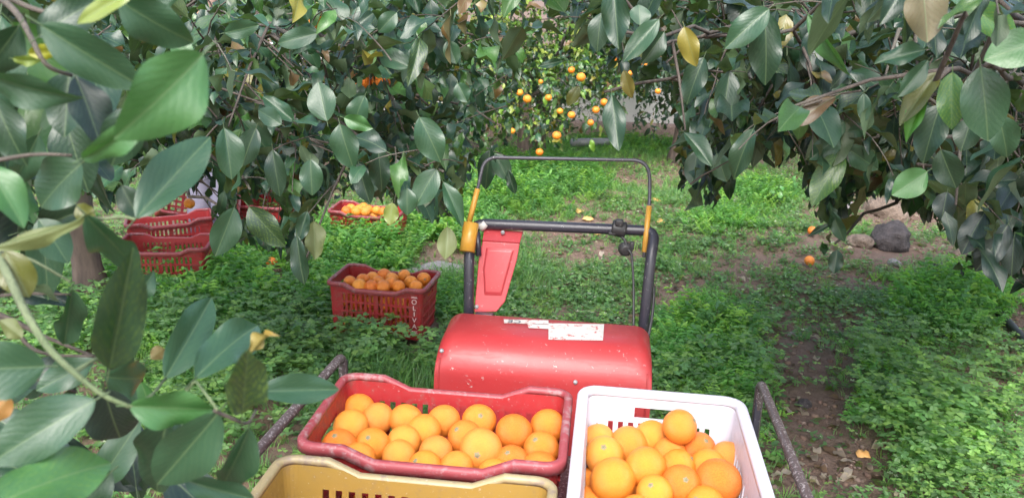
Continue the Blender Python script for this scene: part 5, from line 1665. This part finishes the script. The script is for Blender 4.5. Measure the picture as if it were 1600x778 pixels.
# single broad leaved weeds
rw = random.Random(12)
for x_, y_, h_, n_, l_ in ((1112, 530, .24, 12, 'broad leaved weed standing behind the hood beside the path'), (1092, 575, .20, 10, 'broad leaved weed in the clover behind the white crate'), (612, 500, .16, 9, 'broad leaved weed at the foot of the lettered crate'),
                   (1240, 300, .22, 10, 'broad leaved weed on the grass near the flat pale rock'), (1205, 325, .20, 9, 'pale leaved weed near the hanging dark twig'), (470, 560, .20, 10, 'broad leaved weed beside the end of the left rail')):
    P = ground_at(x_, y_)
    wt = thing('weed_plant', l_, 'weed', P, 0, 'broad leaved weeds')
    b = MB(); b.tube([(0, 0, -.01), (.01, 0, h_ * .5), (.02, .01, h_ * .8)], [.005, .004, .002], 5); b.build('stem', M_GTWIG, wt)
    for i in range(n_):
        a = i * 2.4 + rw.uniform(-.3, .3); z = h_ * .8 * (i + 1) / n_
        ax = Vector((math.cos(a), math.sin(a), rw.uniform(.1, .7))).normalized()
        lf = Leaf(Vector((.01, 0, z)), ax, Vector((0, 0, 1)), rw.uniform(.07, .13), rw.uniform(.035, .06), (.09 * rw.uniform(.8, 1.2), .23, .06, 1), rw.randrange(8))
        o = link('leaf', MID[lf.shape], wt); o.matrix_basis = lf.matrix(); o.color = lf.tone
# dry leaves and crumbs of soil on the bare patches
g_, x, y, px, py, dirt, nz, free = candidates(24000, 6)
k = free & (g_.random(len(x)) < .06 + .5 * dirt)
x, y = x[k], y[k]; n = len(x); parts = []
for i in range(4):
    s_ = np.arange(n) % 4 == i
    tv, tf, tu = LOW[i]
    sc = .025 + .06 * g_.random(s_.sum()) ** 1.5
    tv2 = tv * np.array([1, .5, .6]) + np.array([0, 0, .08])
    parts.append(tile(tv2, tf, lean_mats(g_, s_.sum(), sc, .25), np.stack([x[s_], y[s_], gz(x[s_], y[s_]) + .006], -1), tones(g_, s_.sum(), [(.30, .24, .20), (.20, .13, .09), (.42, .36, .32), (.12, .08, .06), (.10, .13, .04)])))
V, F, T, U = cat_parts(parts)
o = tri_mesh('dry_leaves', V, F, T, M_HERB, None, None, True)
tag(o, 'small dry curled leaves scattered over the bare brown soil', 'dry leaves', kind='stuff')
def clod_tpl(seed):
    r = random.Random(seed); bm = bmesh.new(); bmesh.ops.create_icosphere(bm, subdivisions=1, radius=1)
    for v in bm.verts: v.co *= r.uniform(.65, 1.15); v.co.z *= .7
    V = np.array([v.co[:] for v in bm.verts]); F = np.array([[v.index for v in f.verts] for f in bm.faces]); bm.free()
    return V, F
g_, x, y, px, py, dirt, nz, free = candidates(60000, 7)
k = free & (g_.random(len(x)) < .12 + .5 * dirt)
x, y = x[k], y[k]; n = len(x); parts = []
for i in range(4):
    s_ = np.arange(n) % 4 == i; tv, tf = clod_tpl(i)
    sc = .004 + .018 * g_.random(s_.sum()) ** 4
    parts.append(tile(tv, tf, lean_mats(g_, s_.sum(), sc, .3), np.stack([x[s_], y[s_], gz(x[s_], y[s_]) + .002], -1), tones(g_, s_.sum(), [(.18, .12, .09), (.14, .09, .07), (.23, .17, .14)])))
V, F, T, U = cat_parts(parts)
mcl = NT('soil_crumbs'); a_ = mcl.n('ShaderNodeAttribute', attribute_name='tone'); mcl = mcl.done(mcl.pbsdf(a_.outputs['Color'], .95, spec=.2))
o = tri_mesh('soil_clods', V, F, T, mcl, None, None, True)
tag(o, 'crumbs and small clods of brown soil on the bare patches', 'soil', kind='stuff')

print('TRIS', sum(len(o.data.polygons) for o in S.objects if o.type == 'MESH'))
